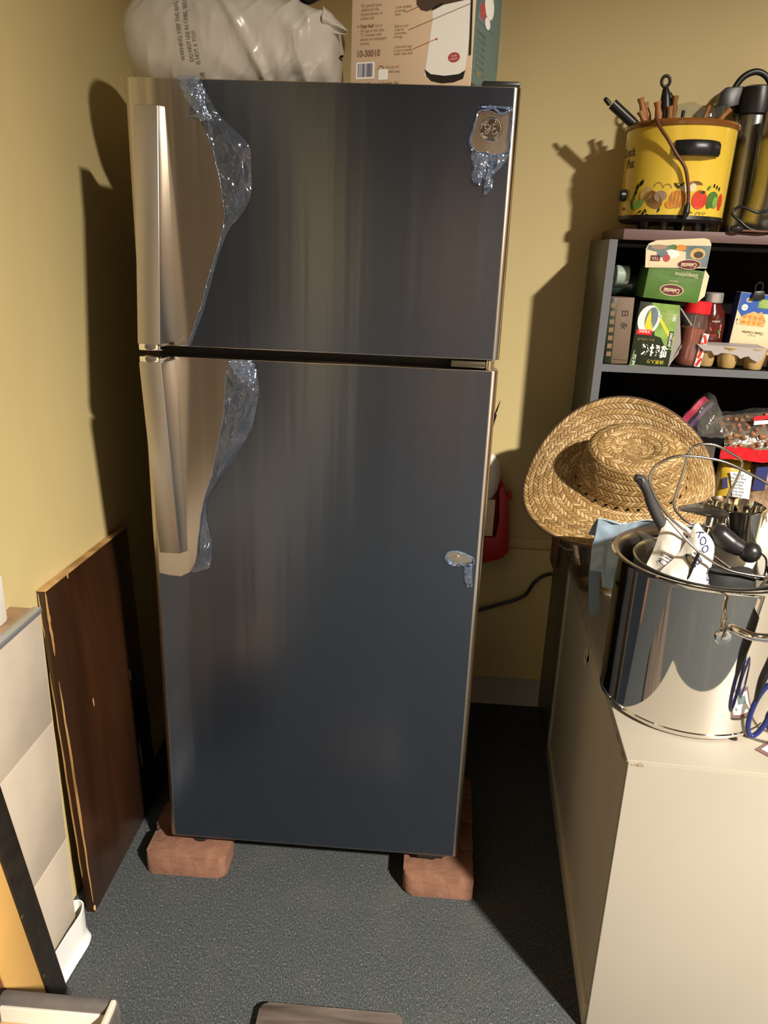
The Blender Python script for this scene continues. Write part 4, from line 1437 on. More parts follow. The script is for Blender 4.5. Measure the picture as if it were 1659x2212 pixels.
link('body', lathe([(0.060, 0), (0.082, 0.004), (0.085, 0.015), (0.083, 0.035), (0.075, 0.075), (0.071, 0.12), (0.0705, 0.20), (0.071, 0.285), (0.068, 0.29), (0.066, 0.28)], 48, cap=True), 'airpot_steel', jg)
link('gauge_window', lathe([(0.010, 0), (0.009, 0.004), (0, 0.005)], 18), 'print_navy', jg, (-0.030, -0.069, 0.088), (pi / 2, 0, -0.3))
fc = thing('black_cable', 'black cable with a plug lying in front of the steel jug', 'cable', (1.0, 0.58, ZT))
wpart(fc, 'lead', tube([(0.948, 0.592, 1.600), (0.962, 0.585, 1.618), (0.985, 0.578, 1.613), (1.008, 0.577, 1.606), (1.045, 0.575, 1.614), (1.12, 0.60, 1.62)], 0.0035, 8), 'black')
wpart(fc, 'lead', tube([(0.955, 0.590, 1.615), (0.950, 0.585, 1.600), (0.968, 0.578, 1.585), (0.992, 0.575, 1.568), (1.028, 0.576, 1.5615), (1.055, 0.578, 1.570), (1.12, 0.60, 1.58)], 0.0035, 8), 'black')
wpart(fc, 'lead', tube([(0.968, 0.576, 1.5625), (1.00, 0.573, 1.5625), (1.03, 0.573, 1.562), (1.06, 0.578, 1.5645)], 0.003, 8), 'cord')
wpart(fc, 'plug', tube([(0.948, 0.574, 1.566), (0.962, 0.574, 1.567), (0.975, 0.575, 1.566)], [0.006, 0.0095, 0.007], 12), 'black')

# ------------------------------------------------------------------ upper shelf (z = 1.217)
Z1 = 1.2172
bc = thing('brown_tea_carton', 'narrow brown tea carton standing upright at the left end of the shelf', 'carton', (0.688, 0.612, Z1), (0, radians(-1.5), 0))
link('carton_body', box(0, 0.062, 0, 0.13, 0, 0.172, 0.001), 'carton_brown', bc)
link('printed_edge', box(-0.001, 0.018, -0.0008, 0.12, 0.0, 0.171, 0.0006), 'print_darkgreen', bc)
ar = Art()
ar.text('日', 0.020, 0.040, 0.132, 'print_black', 1, rot=-pi / 2)
ar.text('永', 0.020, 0.040, 0.100, 'print_black', 1, rot=-pi / 2)
ar.line(0.022, 0.012, 0.058, 0.010, .0012, 'print_dark', 1)
for k in range(7):
    ar.rect(0.003, 0.015, 0.02 + k * .021, 0.032 + k * .021, 'print_brown', 1)
ar.build('printed_front', bc, lambda u, v, h: (u, -0.0009 - h * 0.0003, v))

gt = thing('green_tea_box', 'dark green tea box with white characters and a cup picture, lying on its side', 'box', (0.752, 0.604, Z1), (0, radians(2.5), 0))
GW, GH, GD = 0.103, 0.166, 0.13
link('carton_body', box(0, GW, 0, GD, 0, GH, 0.0008), 'print_darkgreen', gt)
link('open_flap', prism([(0, 0), (0.045, -0.050), (0.042, -0.052), (-0.002, -0.003)], 0.0, 0.105, 'y'), 'carton_grey', gt, (GW, 0.01, GH))
o_ = link('open_flap', hexa([(0, 0, 0), (0.030, 0.002, 0.085), (0.030, 0.10, 0.085), (0, 0.11, 0), (0.002, 0, -0.001), (0.032, 0.002, 0.084), (0.032, 0.10, 0.084), (0.002, 0.11, -0.001)]) and finish(hexa([(0, 0, 0), (0.026, 0.002, 0.060), (0.026, 0.10, 0.060), (0, 0.11, 0), (0.002, 0, -0.001), (0.028, 0.002, 0.059), (0.028, 0.10, 0.059), (0.002, 0.11, -0.001)])), 'carton_grey', gt, (GW, 0.005, 0.002))
link('open_flap', finish(hexa([(0, 0, 0.005), (0.032, 0.0, 0.040), (0.032, 0.0, 0.070), (0, 0, 0.16), (0, 0.002, 0.005), (0.032, 0.002, 0.040), (0.032, 0.002, 0.070), (0, 0.002, 0.16)])), 'carton_grey', gt, (GW, 0.0, 0.0), (0, 0, radians(35)))
ar = Art()
ar.poly([(0.030, GH - .001), (GW, GH - .001), (GW, 0.048), (0.092, 0.050), (0.080, 0.062), (0.070, 0.078), (0.052, 0.082), (0.045, 0.13)], 'print_lightgreen', 1)
ar.poly([(0.052, 0.128), (0.085, 0.085), (GW, 0.072), (GW, 0.080), (0.090, 0.092), (0.060, 0.130)], 'print_yellow', 2)
ar.ell(0.030, 0.121, 0.0285, 0.037, 'print_white', 3, rot=-.1)
ar.ell(0.036, 0.124, 0.0165, 0.030, 'print_sky', 4, rot=-.12)
ar.poly([(0.030, 0.148), (0.024, 0.125), (0.022, 0.105), (0.028, 0.096), (0.045, 0.096), (0.036, 0.118), (0.034, 0.134)], 'print_yellow', 5)
ar.poly([(0.055, 0.130), (0.063, 0.131), (0.057, 0.137)], 'print_white', 3)
ar.rect(0.004, 0.044, 0.082, 0.095, 'bright_red', 6)
ar.text('茶葉使用', 0.0072, 0.024, 0.091, 'print_white', 7, rot=pi)
ar.text('緑', 0.034, 0.074, 0.042, 'print_white', 3, rot=-pi / 2, bold=True)
ar.text('茶', 0.034, 0.038, 0.044, 'print_white', 3, rot=-pi / 2, bold=True)
ar.text('抹茶入り', 0.0115, 0.066, 0.015, 'print_yellow', 3, rot=pi)
ar.text('ティーバッグ', 0.0075, 0.032, 0.071, 'print_gold', 3, rot=pi)
ar.rect(0.089, 0.1005, 0.052, 0.096, 'print_darkgreen', 3)
ar.text('KIRKLAND', 0.0098, 0.0945, 0.074, 'print_white', 4, rot=-pi / 2, sx=.78, bold=True)
ar.text('100', 0.013, 0.094, 0.132, 'print_white', 4, rot=-pi / 2, bold=True)
for k in range(3):
    ar.text('tea bags of green tea', 0.0055, 0.086 - k * .0058, 0.132, 'print_cream', 4, rot=-pi / 2, sx=.7)
ar.text('ITO EN', 0.0105, 0.010, 0.016, 'print_white', 3, rot=-pi / 2, sx=.8, bold=True)
ar.rect(0, GW, 0, 0.0022, 'print_lightgreen', 2)
ar.poly([(0, 0.002), (0.006, 0.04), (0.010, 0.042), (0.004, 0.002)], 'print_green', 2)
ar.build('printed_front', gt, lambda u, v, h: (u, -h * 0.00025, v))

# opened herbal tea box lying upside down on the two cartons, flap up
tb_ = thing('herbal_tea_box', 'opened green herbal tea box with upside-down print and raised flap, on the cartons', 'box', (0.757, 0.586, Z1 + 0.176), (0, radians(4), 0))
link('carton_body', box(0.002, 0.143, 0, 0.085, 0, 0.080, 0.002), 'print_green', tb_)
link('end_flap', finish(hexa([(0.143, 0.0, 0.004), (0.158, 0.004, 0.020), (0.158, 0.004, 0.070), (0.143, 0.0, 0.084), (0.1432, 0.003, 0.004), (0.158, 0.007, 0.020), (0.158, 0.007, 0.070), (0.1432, 0.003, 0.084)])), 'print_cream', tb_)
lid = link('open_lid', prism([(-0.008, 0.0), (0.146, 0.002), (0.148, 0.060), (0.141, 0.071), (0.128, 0.074), (0.012, 0.066), (-0.006, 0.058), (-0.012, 0.046)], 0.0, 0.0012, 'y'), 'print_cream', tb_, (0.0, -0.0022, 0.074), (radians(1), radians(-4.5), 0))
ar = Art()
ar.text('CELESTIAL', 0.0001, 0, 0, 'print_cream', 1)
ar.v, ar.f, ar.mi = [], [], []
ar.ell(0.071, 0.026, 0.0305, 0.0145, 'print_cream', 1)
ar.ell(0.071, 0.026, 0.0285, 0.0128, 'print_maroon', 2)
ar.text('Celestial', 0.0150, 0.071, 0.025, 'print_cream', 3, rot=pi, sx=.78, bold=True)
ar.text('caffeine free', 0.0052, 0.071, 0.048, 'print_cream', 3, rot=pi, sx=.9)
ar.text('Classic · natural herbal tea', 0.0056, 0.071, 0.043, 'print_lightgreen', 3, rot=pi, sx=1.0)
ar.text('Sleepytime', 0.0150, 0.100, 0.066, 'print_cream', 3, rot=pi, sx=.9)
ar.poly([(0.004, 0.076), (0.139, 0.078), (0.139, 0.062), (0.100, 0.058), (0.05, 0.060)], 'print_green', 1)
ar.build('printed_front', tb_, lambda u, v, h: (u, -h * 0.00025, v))
ar = Art()
ar.poly([(-0.010, 0.044), (-0.006, 0.054), (0.147, 0.056), (0.146, 0.004), (0.09, 0.003), (0.088, 0.030), (0.05, 0.030)], 'print_sky', 1)
ar.poly([(0.000, 0.030), (0.050, 0.046), (0.088, 0.040), (0.092, 0.004), (0.000, 0.004)], 'print_cream', 2)
ar.ell(0.055, 0.034, 0.018, 0.010, 'print_white', 3)
ar.ell(0.030, 0.034, 0.014, 0.009, 'print_sky', 3)
ar.ell(0.042, 0.024, 0.009, 0.009, 'print_red', 4)
ar.rect(0.002, 0.026, 0.016, 0.030, 'print_maroon', 3)
ar.text('TEA', 0.010, 0.014, 0.023, 'print_cream', 4, rot=pi)
ar.ell(0.118, 0.036, 0.019, 0.014, 'print_gold', 3)
ar.ell(0.120, 0.034, 0.012, 0.008, 'print_dark', 4)
ar.ell(0.020, 0.050, 0.020, 0.006, 'print_soft', 2)
ar.ell(0.075, 0.050, 0.014, 0.007, 'print_orange', 2)
ar.ell(0.055, 0.051, 0.010, 0.006, 'print_green', 2)
ar.ell(0.100, 0.010, 0.030, 0.0125, 'print_cream', 4)
ar.ell(0.100, 0.010, 0.0285, 0.0110, 'print_maroon', 5)
ar.text('Celestial', 0.0140, 0.100, 0.009, 'print_cream', 6, rot=pi, sx=.8, bold=True)
ar.build('printed_lid', lid, lambda u, v, h: (u, -h * 0.00025, v))

gb = thing('green_bottle', 'dark green glass bottle lying behind the herbal tea box', 'bottle', (0.690, 0.700, Z1 + 0.203), (0, pi / 2, 0))
link('glass', lathe([(0.0, 0.001), (0.024, 0.002), (0.028, 0.010), (0.029, 0.10), (0.022, 0.13), (0.011, 0.15), (0.011, 0.19), (0, 0.19)], 30), 'bottle_green', gb)
link('pale_cap', lathe([(0.0245, -0.020), (0.026, -0.018), (0.026, 0.012), (0.024, 0.014)], 30), 'pale_green', gb, (-0.024, -0.030, 0.030))
link('pale_cap', lathe([(0.012, 0.19), (0.013, 0.192), (0.013, 0.214), (0, 0.215)], 20), 'pale_green', gb)

sj = thing('spice_jar', 'clear plastic jar of red spice with a bright red lid', 'jar', (0.921, 0.668, Z1), (0, radians(3.0), 0))
link('powder', lathe([(0.0, 0.002), (0.027, 0.003), (0.029, 0.010), (0.029, 0.098), (0, 0.104)], 32), 'spice', sj)
link('jar_wall', lathe([(0.030, 0.0), (0.0315, 0.004), (0.0315, 0.118), (0.029, 0.134), (0.029, 0.140)], 32, cap=False), 'clear_hard', sj)
link('lid', lathe([(0.032, 0.137), (0.034, 0.139), (0.034, 0.166), (0.031, 0.170), (0, 0.171)], 32), 'bright_red', sj)

sy = thing('syrup_bottle', 'dark red sauce bottle with a silver cap and white label', 'bottle', (0.992, 0.748, Z1))
link('glass', lathe([(0.0, 0.001), (0.038, 0.002), (0.042, 0.010), (0.042, 0.110), (0.036, 0.142), (0.024, 0.160), (0.023, 0.168), (0, 0.168)], 40, sy=.8), 'syrup', sy)
link('cap', lathe([(0.0245, 0.163), (0.0265, 0.165), (0.0265, 0.188), (0.024, 0.191), (0, 0.191)], 36), 'silver_cap', sy)
ar = Art()
ar.rect(-0.040, 0.026, 0.070, 0.125, 'print_white', 1)
ar.poly([(-0.040, 0.125), (0.026, 0.125), (0.026, 0.108), (-0.010, 0.104), (-0.040, 0.112)], 'print_darkgreen', 2)
ar.poly([(-0.008, 0.098), (0.024, 0.106), (0.026, 0.096), (-0.004, 0.090)], 'print_red', 2)
ar.ell(0.021, 0.088, 0.005, 0.006, 'print_green', 3)
ar.text('organic', 0.008, 0.008, 0.116, 'print_white', 3)
ar.text('Tomato', 0.014, -0.004, 0.079, 'print_red', 3, sx=.9)
ar.build('label_print', sy, lambda u, v, h: (0.0425 * sin(u / 0.0425), -0.8 * 0.0425 * cos(u / 0.0425) - h * .0003, v))

bb = thing('pasta_box', 'blue and cream pasta box with a cheese-coloured picture, standing upside down', 'box', (1.036, 0.705, Z1), (0, radians(4), 0))
link('carton_body', box(0, 0.115, 0, 0.04, 0, 0.197, 0.001), 'print_cream', bb)
link('side_stripe', box(-0.0006, 0.0, 0.001, 0.039, 0.0, 0.196), 'print_navy', bb)
ar = Art()
ar.poly([(0.001, 0.196), (0.114, 0.196), (0.114, 0.148), (0.04, 0.145), (0.018, 0.130), (0.001, 0.150)], 'print_blue', 1)
ar.poly([(0.012, 0.128), (0.020, 0.138), (0.045, 0.150), (0.058, 0.146), (0.066, 0.152), (0.074, 0.140), (0.082, 0.128), (0.080, 0.112), (0.016, 0.112)], 'print_gold', 2)
for k in range(8):
    ar.ell(0.024 + (k % 4) * .014, 0.120 + (k // 4) * .014, .006, .004, 'print_orange', 3, rot=k)
ar.ell(0.026, 0.178, .009, .006, 'print_cream', 2)
ar.text('NON GMO', 0.0048, 0.026, 0.178, 'print_navy', 3, rot=pi, sx=.8)
ar.ell(0.018, 0.158, .0085, .0085, 'print_white', 2)
ar.text('USDA', 0.005, 0.018, 0.158, 'print_green', 3, rot=pi)
ar.rect(0.052, 0.114, 0.160, 0.184, 'print_lightgreen', 2)
for k in range(3):
    ar.line(0.056, 0.166 + k * .006, 0.110, 0.166 + k * .006, .0012, 'print_cream', 3)
ar.text('Classic Cheddar', 0.0105, 0.055, 0.094, 'print_brown', 2, rot=pi, sx=.85, bold=True)
ar.text('macaroni', 0.006, 0.055, 0.086, 'print_soft', 2, rot=pi)
ar.line(0.004, 0.118, 0.010, 0.112, .001, 'print_brown', 2)
ar.ell(0.006, 0.124, 0.002, 0.003, 'print_dark', 2)
ar.build('printed_front', bb, lambda u, v, h: (u, -h * 0.0003, v))
cl = thing('binder_clip', 'black clip gripping the top edge of the blue pasta box', 'clip', (1.092, 0.70, 1.405))
wpart(cl, 'jaw', prism([(1.074, 1.395), (1.110, 1.397), (1.106, 1.418), (1.080, 1.417)], 0.694, 0.7045, 'y', 0.001), 'black')
wpart(cl, 'lever', tube([(1.082, 0.697, 1.415), (1.080, 0.695, 1.432), (1.090, 0.694, 1.440), (1.099, 0.695, 1.432), (1.098, 0.697, 1.415)], 0.0022, 6), 'black')

bp_ = thing('berry_packet', 'thin packet printed with bright red berries beside the spice jar', 'packet', (0.938, 0.632, Z1), (0, radians(8), 0))
link('sleeve', box(-0.007, 0.009, 0, 0.02, 0, 0.088, 0.001), 'print_white', bp_)
ar = Art()
for k in range(16):
    ar.ell(-0.004 + rb.uniform(0, .010), 0.006 + k * .005, .0042, .0042, rb.choice(['bright_red', 'tomato', 'print_red']), 1 + k % 3)
ar.build('berry_print', bp_, lambda u, v, h: (u, -h * 0.0003, v))

# sauce cups in a grey card sleeve
cup_prof = [(0.0, 0.001), (0.020, 0.001), (0.0225, 0.004), (0.0315, 0.052), (0.0350, 0.054), (0.0350, 0.0565), (0, 0.0565)]
cm = lathe(cup_prof, 30)
fm = lathe([(0.0345, 0.0566), (0.0345, 0.0574), (0, 0.0574)], 30)
cspots = [(0.966, 0.660, 'amber sauce cup at the spice-jar end under the grey card sleeve'), (1.018, 0.640, 'amber sauce cup in the middle under the grey card sleeve'), (1.084, 0.630, 'amber sauce cup at the open right end of the grey card sleeve'), (1.152, 0.632, 'amber sauce cup beyond the sleeve at the right picture edge')]
for i, (x, y, lb) in enumerate(cspots):
    t = thing('sauce_cup', lb, 'cup', (x, y, Z1), (0, 0, 0), 'amber sauce cups on the shelf')
    a = bpy.data.objects.new('cup', cm)
    b = bpy.data.objects.new('foil_lid', fm)
    if i == 0:
        cm.materials.append(M['sauce'])
        fm.materials.append(M['foil_seal'])
    for o_ in (a, b):
        COL.objects.link(o_)
        o_.parent = t
sv = thing('card_sleeve', 'grey card sleeve folded over the amber sauce cups', 'sleeve', (0.94, 0.60, Z1 + 0.0578))
wpart(sv, 'top_panel', finish(hexa([(0.930, 0.628, Z1 + 0.0585), (1.098, 0.598, Z1 + 0.0585), (1.110, 0.690, Z1 + 0.060), (0.935, 0.70, Z1 + 0.060), (0.930, 0.628, Z1 + 0.0597), (1.098, 0.598, Z1 + 0.0597), (1.110, 0.690, Z1 + 0.0612), (0.935, 0.70, Z1 + 0.0612)])), 'sleeve')
fpan = [(0.930, 1.276), (1.098, 1.276), (1.092, 1.248), (1.082, 1.240), (1.066, 1.247), (1.058, 1.254), (1.048, 1.251), (1.040, 1.246), (1.030, 1.254), (1.010, 1.258), (0.990, 1.258), (0.982, 1.252), (0.974, 1.252), (0.966, 1.262), (0.948, 1.262)]
me = prism([(a, b) for a, b in fpan], 0.0, 0.0012, 'y')
for v in me.vertices:
    v.co.y += 0.626 - (v.co.x - 0.93) * 0.19
wpart(sv, 'front_panel', me, 'sleeve')

# ------------------------------------------------------------------ second shelf (z = 1.03)
Z2 = 1.0302
sn = thing('snack_packet', 'small white and navy snack packet at the left end behind the straw hat', 'packet', (0.700, 0.64, Z2))
link('packet_body', crumple(pillow(0.055, 0.030, 0.080, 24, 20, amp=0), 0.004, 40, 2.0), 'print_white', sn)
link('navy_band', crumple(pillow(0.056, 0.031, 0.040, 24, 12, amp=0, belly=.1), 0.004, 40, 2.0), 'print_navy', sn)
link('orange_spot', lathe([(0.006, 0), (0, 0.002)], 12), 'print_orange', sn, (-0.012, -0.017, 0.050), (pi / 2, 0, 0))

zb = thing('zip_bag', 'clear zip-top bag with a magenta seal, slumped on the second shelf', 'bag', (1.03, 0.68, Z2))


def zip_fn(u, v):
    x = 0.955 + 0.20 * u
    top = 0.045 + 0.055 * math.exp(-((u - .22) / .17) ** 2) + 0.010 * sin(u * 9)
    a = pi * v
    y = 0.664 - 0.078 * cos(a) + 0.02 * u
    z = Z2 + 0.002 + top * sin(a)
    nz = noise.noise(Vector((x * 40, y * 40, z * 40)))
    return Vector((x + nz * .004, y + nz * .006, z + abs(nz) * .008))


o_ = link('film', grid(zip_fn, 44, 26), 'clear_bag', zb)
o_.location = -zb.location


def strip(p0, p1, w0, off, y):
    p0, p1 = Vector(p0), Vector(p1)
    d = (p1 - p0).normalized()
    n = Vector((-d.z, 0, d.x))

    def fn(u, v):
        q = p0.lerp(p1, u) + n * (w0 * (v - .5) + off + 0.006 * sin(u * pi))
        return Vector((q.x, y + 0.004 * sin(u * 9) + 0.010 * u, q.z))
    return grid(fn, 20, 4, thick=0.0015)


wpart(zb, 'zip_strip', strip((0.930, 0, 1.050), (0.990, 0, 1.128), 0.018, 0.004, 0.640), 'zip_magenta')
wpart(zb, 'zip_strip', strip((0.938, 0, 1.042), (1.000, 0, 1.124), 0.010, -0.008, 0.638), 'zip_purple')
wpart(zb, 'film', grid(lambda u, v: Vector((0.945 + 0.075 * u + 0.02 * v, 0.642 + 0.006 * sin(u * 8 + v * 5), 1.033 + (0.02 + 0.075 * sin(pi * min(1, .15 + u * .8))) * v)), 16, 14), 'clear_bag')

nb = thing('peanut_bag', 'clear bag of brown peanuts with a shiny red bottom seam hanging over the shelf edge', 'bag', (1.10, 0.64, Z2))
wpart(nb, 'red_seam', crumple(grid(lambda u, v: Vector((1.022 + 0.20 * u, 0.578 + 0.004 * v - .003 * sin(u * 14), 0.978 + 0.034 * v + 0.003 * sin(u * 9))), 50, 8, thick=0.002), 0.0025, 45, 1.0), 'foil_red')
wpart(nb, 'clear_film', crumple(grid(lambda u, v: Vector((1.030 + 0.20 * u, 0.583 + 0.16 * v ** 1.6, 1.008 + (0.066 + .03 * u) * sin(v ** .8 * pi * .5))), 40, 20), 0.004, 30, 4.0), 'clear_bag')
pm_ = lathe([(0, -0.010), (0.005, -0.007), (0.0068, -0.002), (0.0062, 0.004), (0.004, 0.008), (0, 0.010)], 10)
pm_.materials.append(M['nuts'])
rn = random.Random(11)
npk = 0
for i in range(9):
    for j in range(5):
        if npk >= 45:
            break
        o_ = bpy.data.objects.new('peanut', pm_)
        COL.objects.link(o_)
        o_.parent = nb
        u_, v_ = (i + rn.random() * .7) / 9, (j + rn.random() * .7) / 6
        o_.location = Vector((1.036 + 0.175 * u_, 0.584 + 0.14 * v_ ** 1.6, 1.012 + (0.056 + .03 * u_) * sin(v_ ** .8 * pi * .5))) - nb.location
        o_.rotation_euler = (rn.uniform(0, 3), rn.uniform(0, 3), rn.uniform(0, 3))
        npk += 1
wpart(nb, 'nut_fill', crumple(grid(lambda u, v: Vector((1.034 + 0.19 * u, 0.589 + 0.15 * v ** 1.6, 1.006 + (0.056 + .03 * u) * sin(v ** .8 * pi * .5))), 30, 16, thick=0.004), 0.003, 60, 2.0), 'nuts2')
cp_ = thing('chip_packet', 'red, white and navy snack packet at the right edge of the second shelf', 'packet', (1.15, 0.66, Z2))
wpart(cp_, 'packet_body', crumple(grid(lambda u, v: Vector((1.108 + 0.12 * u, 0.62 + 0.03 * u + .02 * sin(pi * u), 1.045 + 0.050 * v * (0.35 + .65 * u) + 0.004 * u)), 16, 10, thick=0.004), 0.003, 30, 6), 'foil_navy')
wpart(cp_, 'red_band', grid(lambda u, v: Vector((1.105 + 0.12 * u, 0.614 + 0.03 * u, 1.082 + 0.014 * u + 0.010 * v)), 12, 3, thick=0.003), 'bright_red')
wpart(cp_, 'white_band', grid(lambda u, v: Vector((1.108 + 0.12 * u, 0.613 + 0.03 * u, 1.070 + 0.010 * u + 0.011 * v * (1 - .2 * u))), 12, 3, thick=0.003), 'print_white')

# ------------------------------------------------------------------ third shelf (z = 0.72)
Z3 = 0.7202
yb = thing('flour_bag', 'yellow paper bag with a white and blue text label on the lower shelf', 'bag', (1.095, 0.655, Z3))
link('bag_body', crumple(pillow(0.085, 0.07, 0.245, 40, 36, pw=4, amp=0, belly=.25), 0.005, 24, 7.0), 'foil_yellow', yb)
ar = Art()
ar.poly([(-0.024, 0.215), (0.022, 0.218), (0.038, 0.205), (0.042, 0.130), (0.0, 0.120), (-0.012, 0.170)], 'print_white', 1)
for k in range(9):
    ar.text(['Enriched', 'bleached flour', 'all purpose', 'Enriched', 'wheat flour', 'baking soda', 'leavening', 'salt', 'calcium'][k], 0.011, 0.000 + k * .0008, 0.207 - k * 0.0095, 'print_navy', 2, sx=.75, rot=-.08)
ar.poly([(-0.042, 0.195), (-0.030, 0.200), (-0.022, 0.168), (-0.036, 0.165)], 'print_navy', 1)
ar.build('label_print', yb, lambda u, v, h: (u, -0.040 - h * .0006 + .10 * u * u, v))
wc = thing('white_carton', 'narrow white carton standing between the straw hat and the yellow bag', 'carton', (1.020, 0.66, Z3), (0, 0, radians(-12)))
link('carton_body', box(-0.022, 0.016, 0, 0.08, 0, 0.275, 0.0015), 'print_white', wc)
ar = Art()
for k in range(10):
    ar.line(-0.018, 0.255 - k * .008, 0.008, 0.255 - k * .008, .0012, 'print_soft', 1)
ar.build('small_print', wc, lambda u, v, h: (u, -h * .0003, v))
gnb = thing('grain_bag', 'clear bag of brown grain with a dark label at the right picture edge', 'bag', (1.19, 0.655, Z3))
link('grain_fill', crumple(pillow(0.11, 0.07, 0.235, 40, 30, amp=0), 0.006, 20, 9.0), 'nuts2', gnb)
link('dark_label', grid(lambda u, v: Vector((-0.050 + 0.035 * u, -0.041 + .004 * u, 0.165 + 0.07 * v)), 6, 8, thick=0.001), 'print_navy', gnb)

# ------------------------------------------------------------------ things on the cream cabinet
ZC = 0.650
# glass baking dish under the hat
gd = thing('glass_dish', 'clear glass baking dish at the back corner of the cream cabinet', 'dish', (0.765, 0.455, ZC + 0.001))


def dish(w, d, h, flare, t=0.005):
    prof = [(-0.018, 0.004), (0.0, 0.0), (0.004, 0.006), (flare * .6, h * .5), (flare, h - 0.006), (flare + 0.010, h), (flare + 0.008, h + 0.003), (flare - t, h - 0.004), (flare * .6 - t, h * .5), (-0.004, 0.010), (-0.03, 0.009)]
    bm = bmesh.new()
    rings = []
    for off, z in prof:
        rings.append([bm.verts.new((x, y, z)) for x, y in rrect(w + 2 * off, d + 2 * off, 0.035 + off * .5, 6)])
    for a, b in zip(rings, rings[1:]):
        n = len(a)
        for k in range(n):
            bm.faces.new((a[k], a[(k + 1) % n], b[(k + 1) % n], b[k]))
    bm.faces.new(rings[0])
    bm.faces.new(rings[-1])
    return finish(bm, 45)


link('glass_body', dish(0.235, 0.175, 0.100, 0.030), 'glass', gd)
link('rim_handle', tube([(-0.135, -0.04, 0.098), (-0.165, -0.03, 0.100), (-0.168, 0.0, 0.100), (-0.165, 0.03, 0.100), (-0.135, 0.04, 0.098)], 0.006, 8), 'glass', gd)

# straw hat leaning on the dish and shelf edge
hat = thing('straw_hat', 'wide-brimmed woven straw hat with a dark edge binding leaning on the bookshelf', 'hat', (0.722, 0.388, 0.955))
HZ = Vector((-0.13, -0.52, 0.84)).normalized()
HX = Vector((1, -0.10, -0.06))
HX = (HX - HX.dot(HZ) * HZ).normalized()
HY = HZ.cross(HX)
hat.rotation_euler = Matrix((HX, HY, HZ)).transposed().to_euler()


def brim_r(a):
    # a wide oval, drawn out towards the lower left
    return 0.222 + 0.012 * cos(2 * (a - 0.3)) + 0.020 * cos(a - radians(200)) + 0.006 * cos(3 * a)


CCX, CCY = 0.018, 0.000     # crown stands a little off the centre of the brim


def crown_r(a, k):
    return 1.0 / math.sqrt((cos(a) / 0.132) ** 2 + (sin(a) / 0.104) ** 2) * k


def hat_pt(a, s):
    """s: 0 outer edge .. 1 brim/crown join .. 2 crown shoulder .. 3 centre of the crown top"""
    e = Vector((cos(a), sin(a), 0))
    rb_, rc_ = brim_r(a), crown_r(a, 1.0)
    cc = Vector((CCX, CCY, 0))
    if s <= 1:
        po = e * rb_
        pi_ = cc + e * rc_
        p = po.lerp(pi_, s)
        t = 1 - s
        curl = 0.050 * t ** 2.0 * abs(sin(a + 0.25)) ** 1.5 - 0.030 * t ** 2 * abs(cos(a + 0.25)) ** 2
        wave = 0.008 * sin(3 * a + 1.0) * t
        p.z = curl + wave + 0.055 * sin(a) * t
        return p
    if s <= 2:
        t = s - 1
        k = 1.0 - 0.16 * t - 0.05 * t * t
        p = cc + e * crown_r(a, k)
        p.z = 0.118 * (1 - (1 - t) ** 1.25)
        # band of the crown pinched a little at the front
        p.x += 0.004 * sin(2 * a) * t
        return p
    t = s - 2
    k = (1.0 - 0.21) * (1 - t)
    p = cc + e * crown_r(a, max(k, 0.0001))
    p.z = 0.118 + 0.010 * sin(pi * min(1, t * 1.6)) - 0.012 * t
    return p


def hat_mesh():
    NA = 160
    S_ = [i / 34 for i in range(35)] + [1 + i / 18 for i in range(1, 19)] + [2 + i / 16 for i in range(1, 17)]
    bm = bmesh.new()
    uvl = bm.loops.layers.uv.new('UVMap')
    V = [[bm.verts.new(hat_pt(2 * pi * i / NA, s)) for i in range(NA)] for s in S_]
    # rows of plait: brim 9, crown side 8, top 6
    vv = lambda s: s * 11.0 if s <= 1 else (11.0 + (s - 1) * 8.0 if s <= 2 else 19.0 + (s - 2) * 7.0)
    nn = lambda s: 112 if s <= 0.5 else (84 if s <= 1 else (60 if s <= 2 else (44 if s < 2.5 else 26)))
    for j in range(len(S_) - 1):
        s0, s1 = S_[j], S_[j + 1]
        N = nn((s0 + s1) / 2)
        for i in range(NA):
            i2 = (i + 1) % NA
            try:
                f = bm.faces.new((V[j][i], V[j][i2], V[j + 1][i2], V[j + 1][i]))
            except ValueError:
                continue
            for l, (uu, ss) in zip(f.loops, ((i, s0), (i + 1, s0), (i + 1, s1), (i, s1))):
                l[uvl].uv = (uu / NA * N, vv(ss))
    geom = bm.faces[:]
    me = bpy.data.meshes.new('m')
    bmesh.ops.recalc_face_normals(bm, faces=geom)
    bm.to_mesh(me)
    bm.free()
    me.polygons.foreach_set('use_smooth', [True] * len(me.polygons))
    return me


hm = link('woven_straw', hat_mesh(), 'straw', hat)
sm = hm.modifiers.new('thickness', 'SOLIDIFY')
sm.thickness = 0.003
sm.offset = -1
link('edge_binding', tube([hat_pt(2 * pi * k / 90, 0.0) for k in range(90)], 0.0032, 8, True, False), 'hat_edge', hat)
for k in range(26):
    a = 2 * pi * k / 26
    p0, p1 = hat_pt(a, 1.06), hat_pt(a + 0.09, 1.10)
    n_ = Vector((cos(a), sin(a), 0.15)) * 0.0016
    link('vent_slot', tube([p0 + n_, (p0 + p1) / 2 + n_ * 1.2, p1 + n_], [0.0018, 0.0046, 0.0018], 6, smooth_path=False), 'shelf_black', hat)

# pale blue plastic bag behind the pot, with a strap hanging down the side
bp2 = thing('blue_bag', 'pale blue plastic bag with a hanging strap tucked between the pot and the hat', 'bag', (0.70, 0.13, ZC))


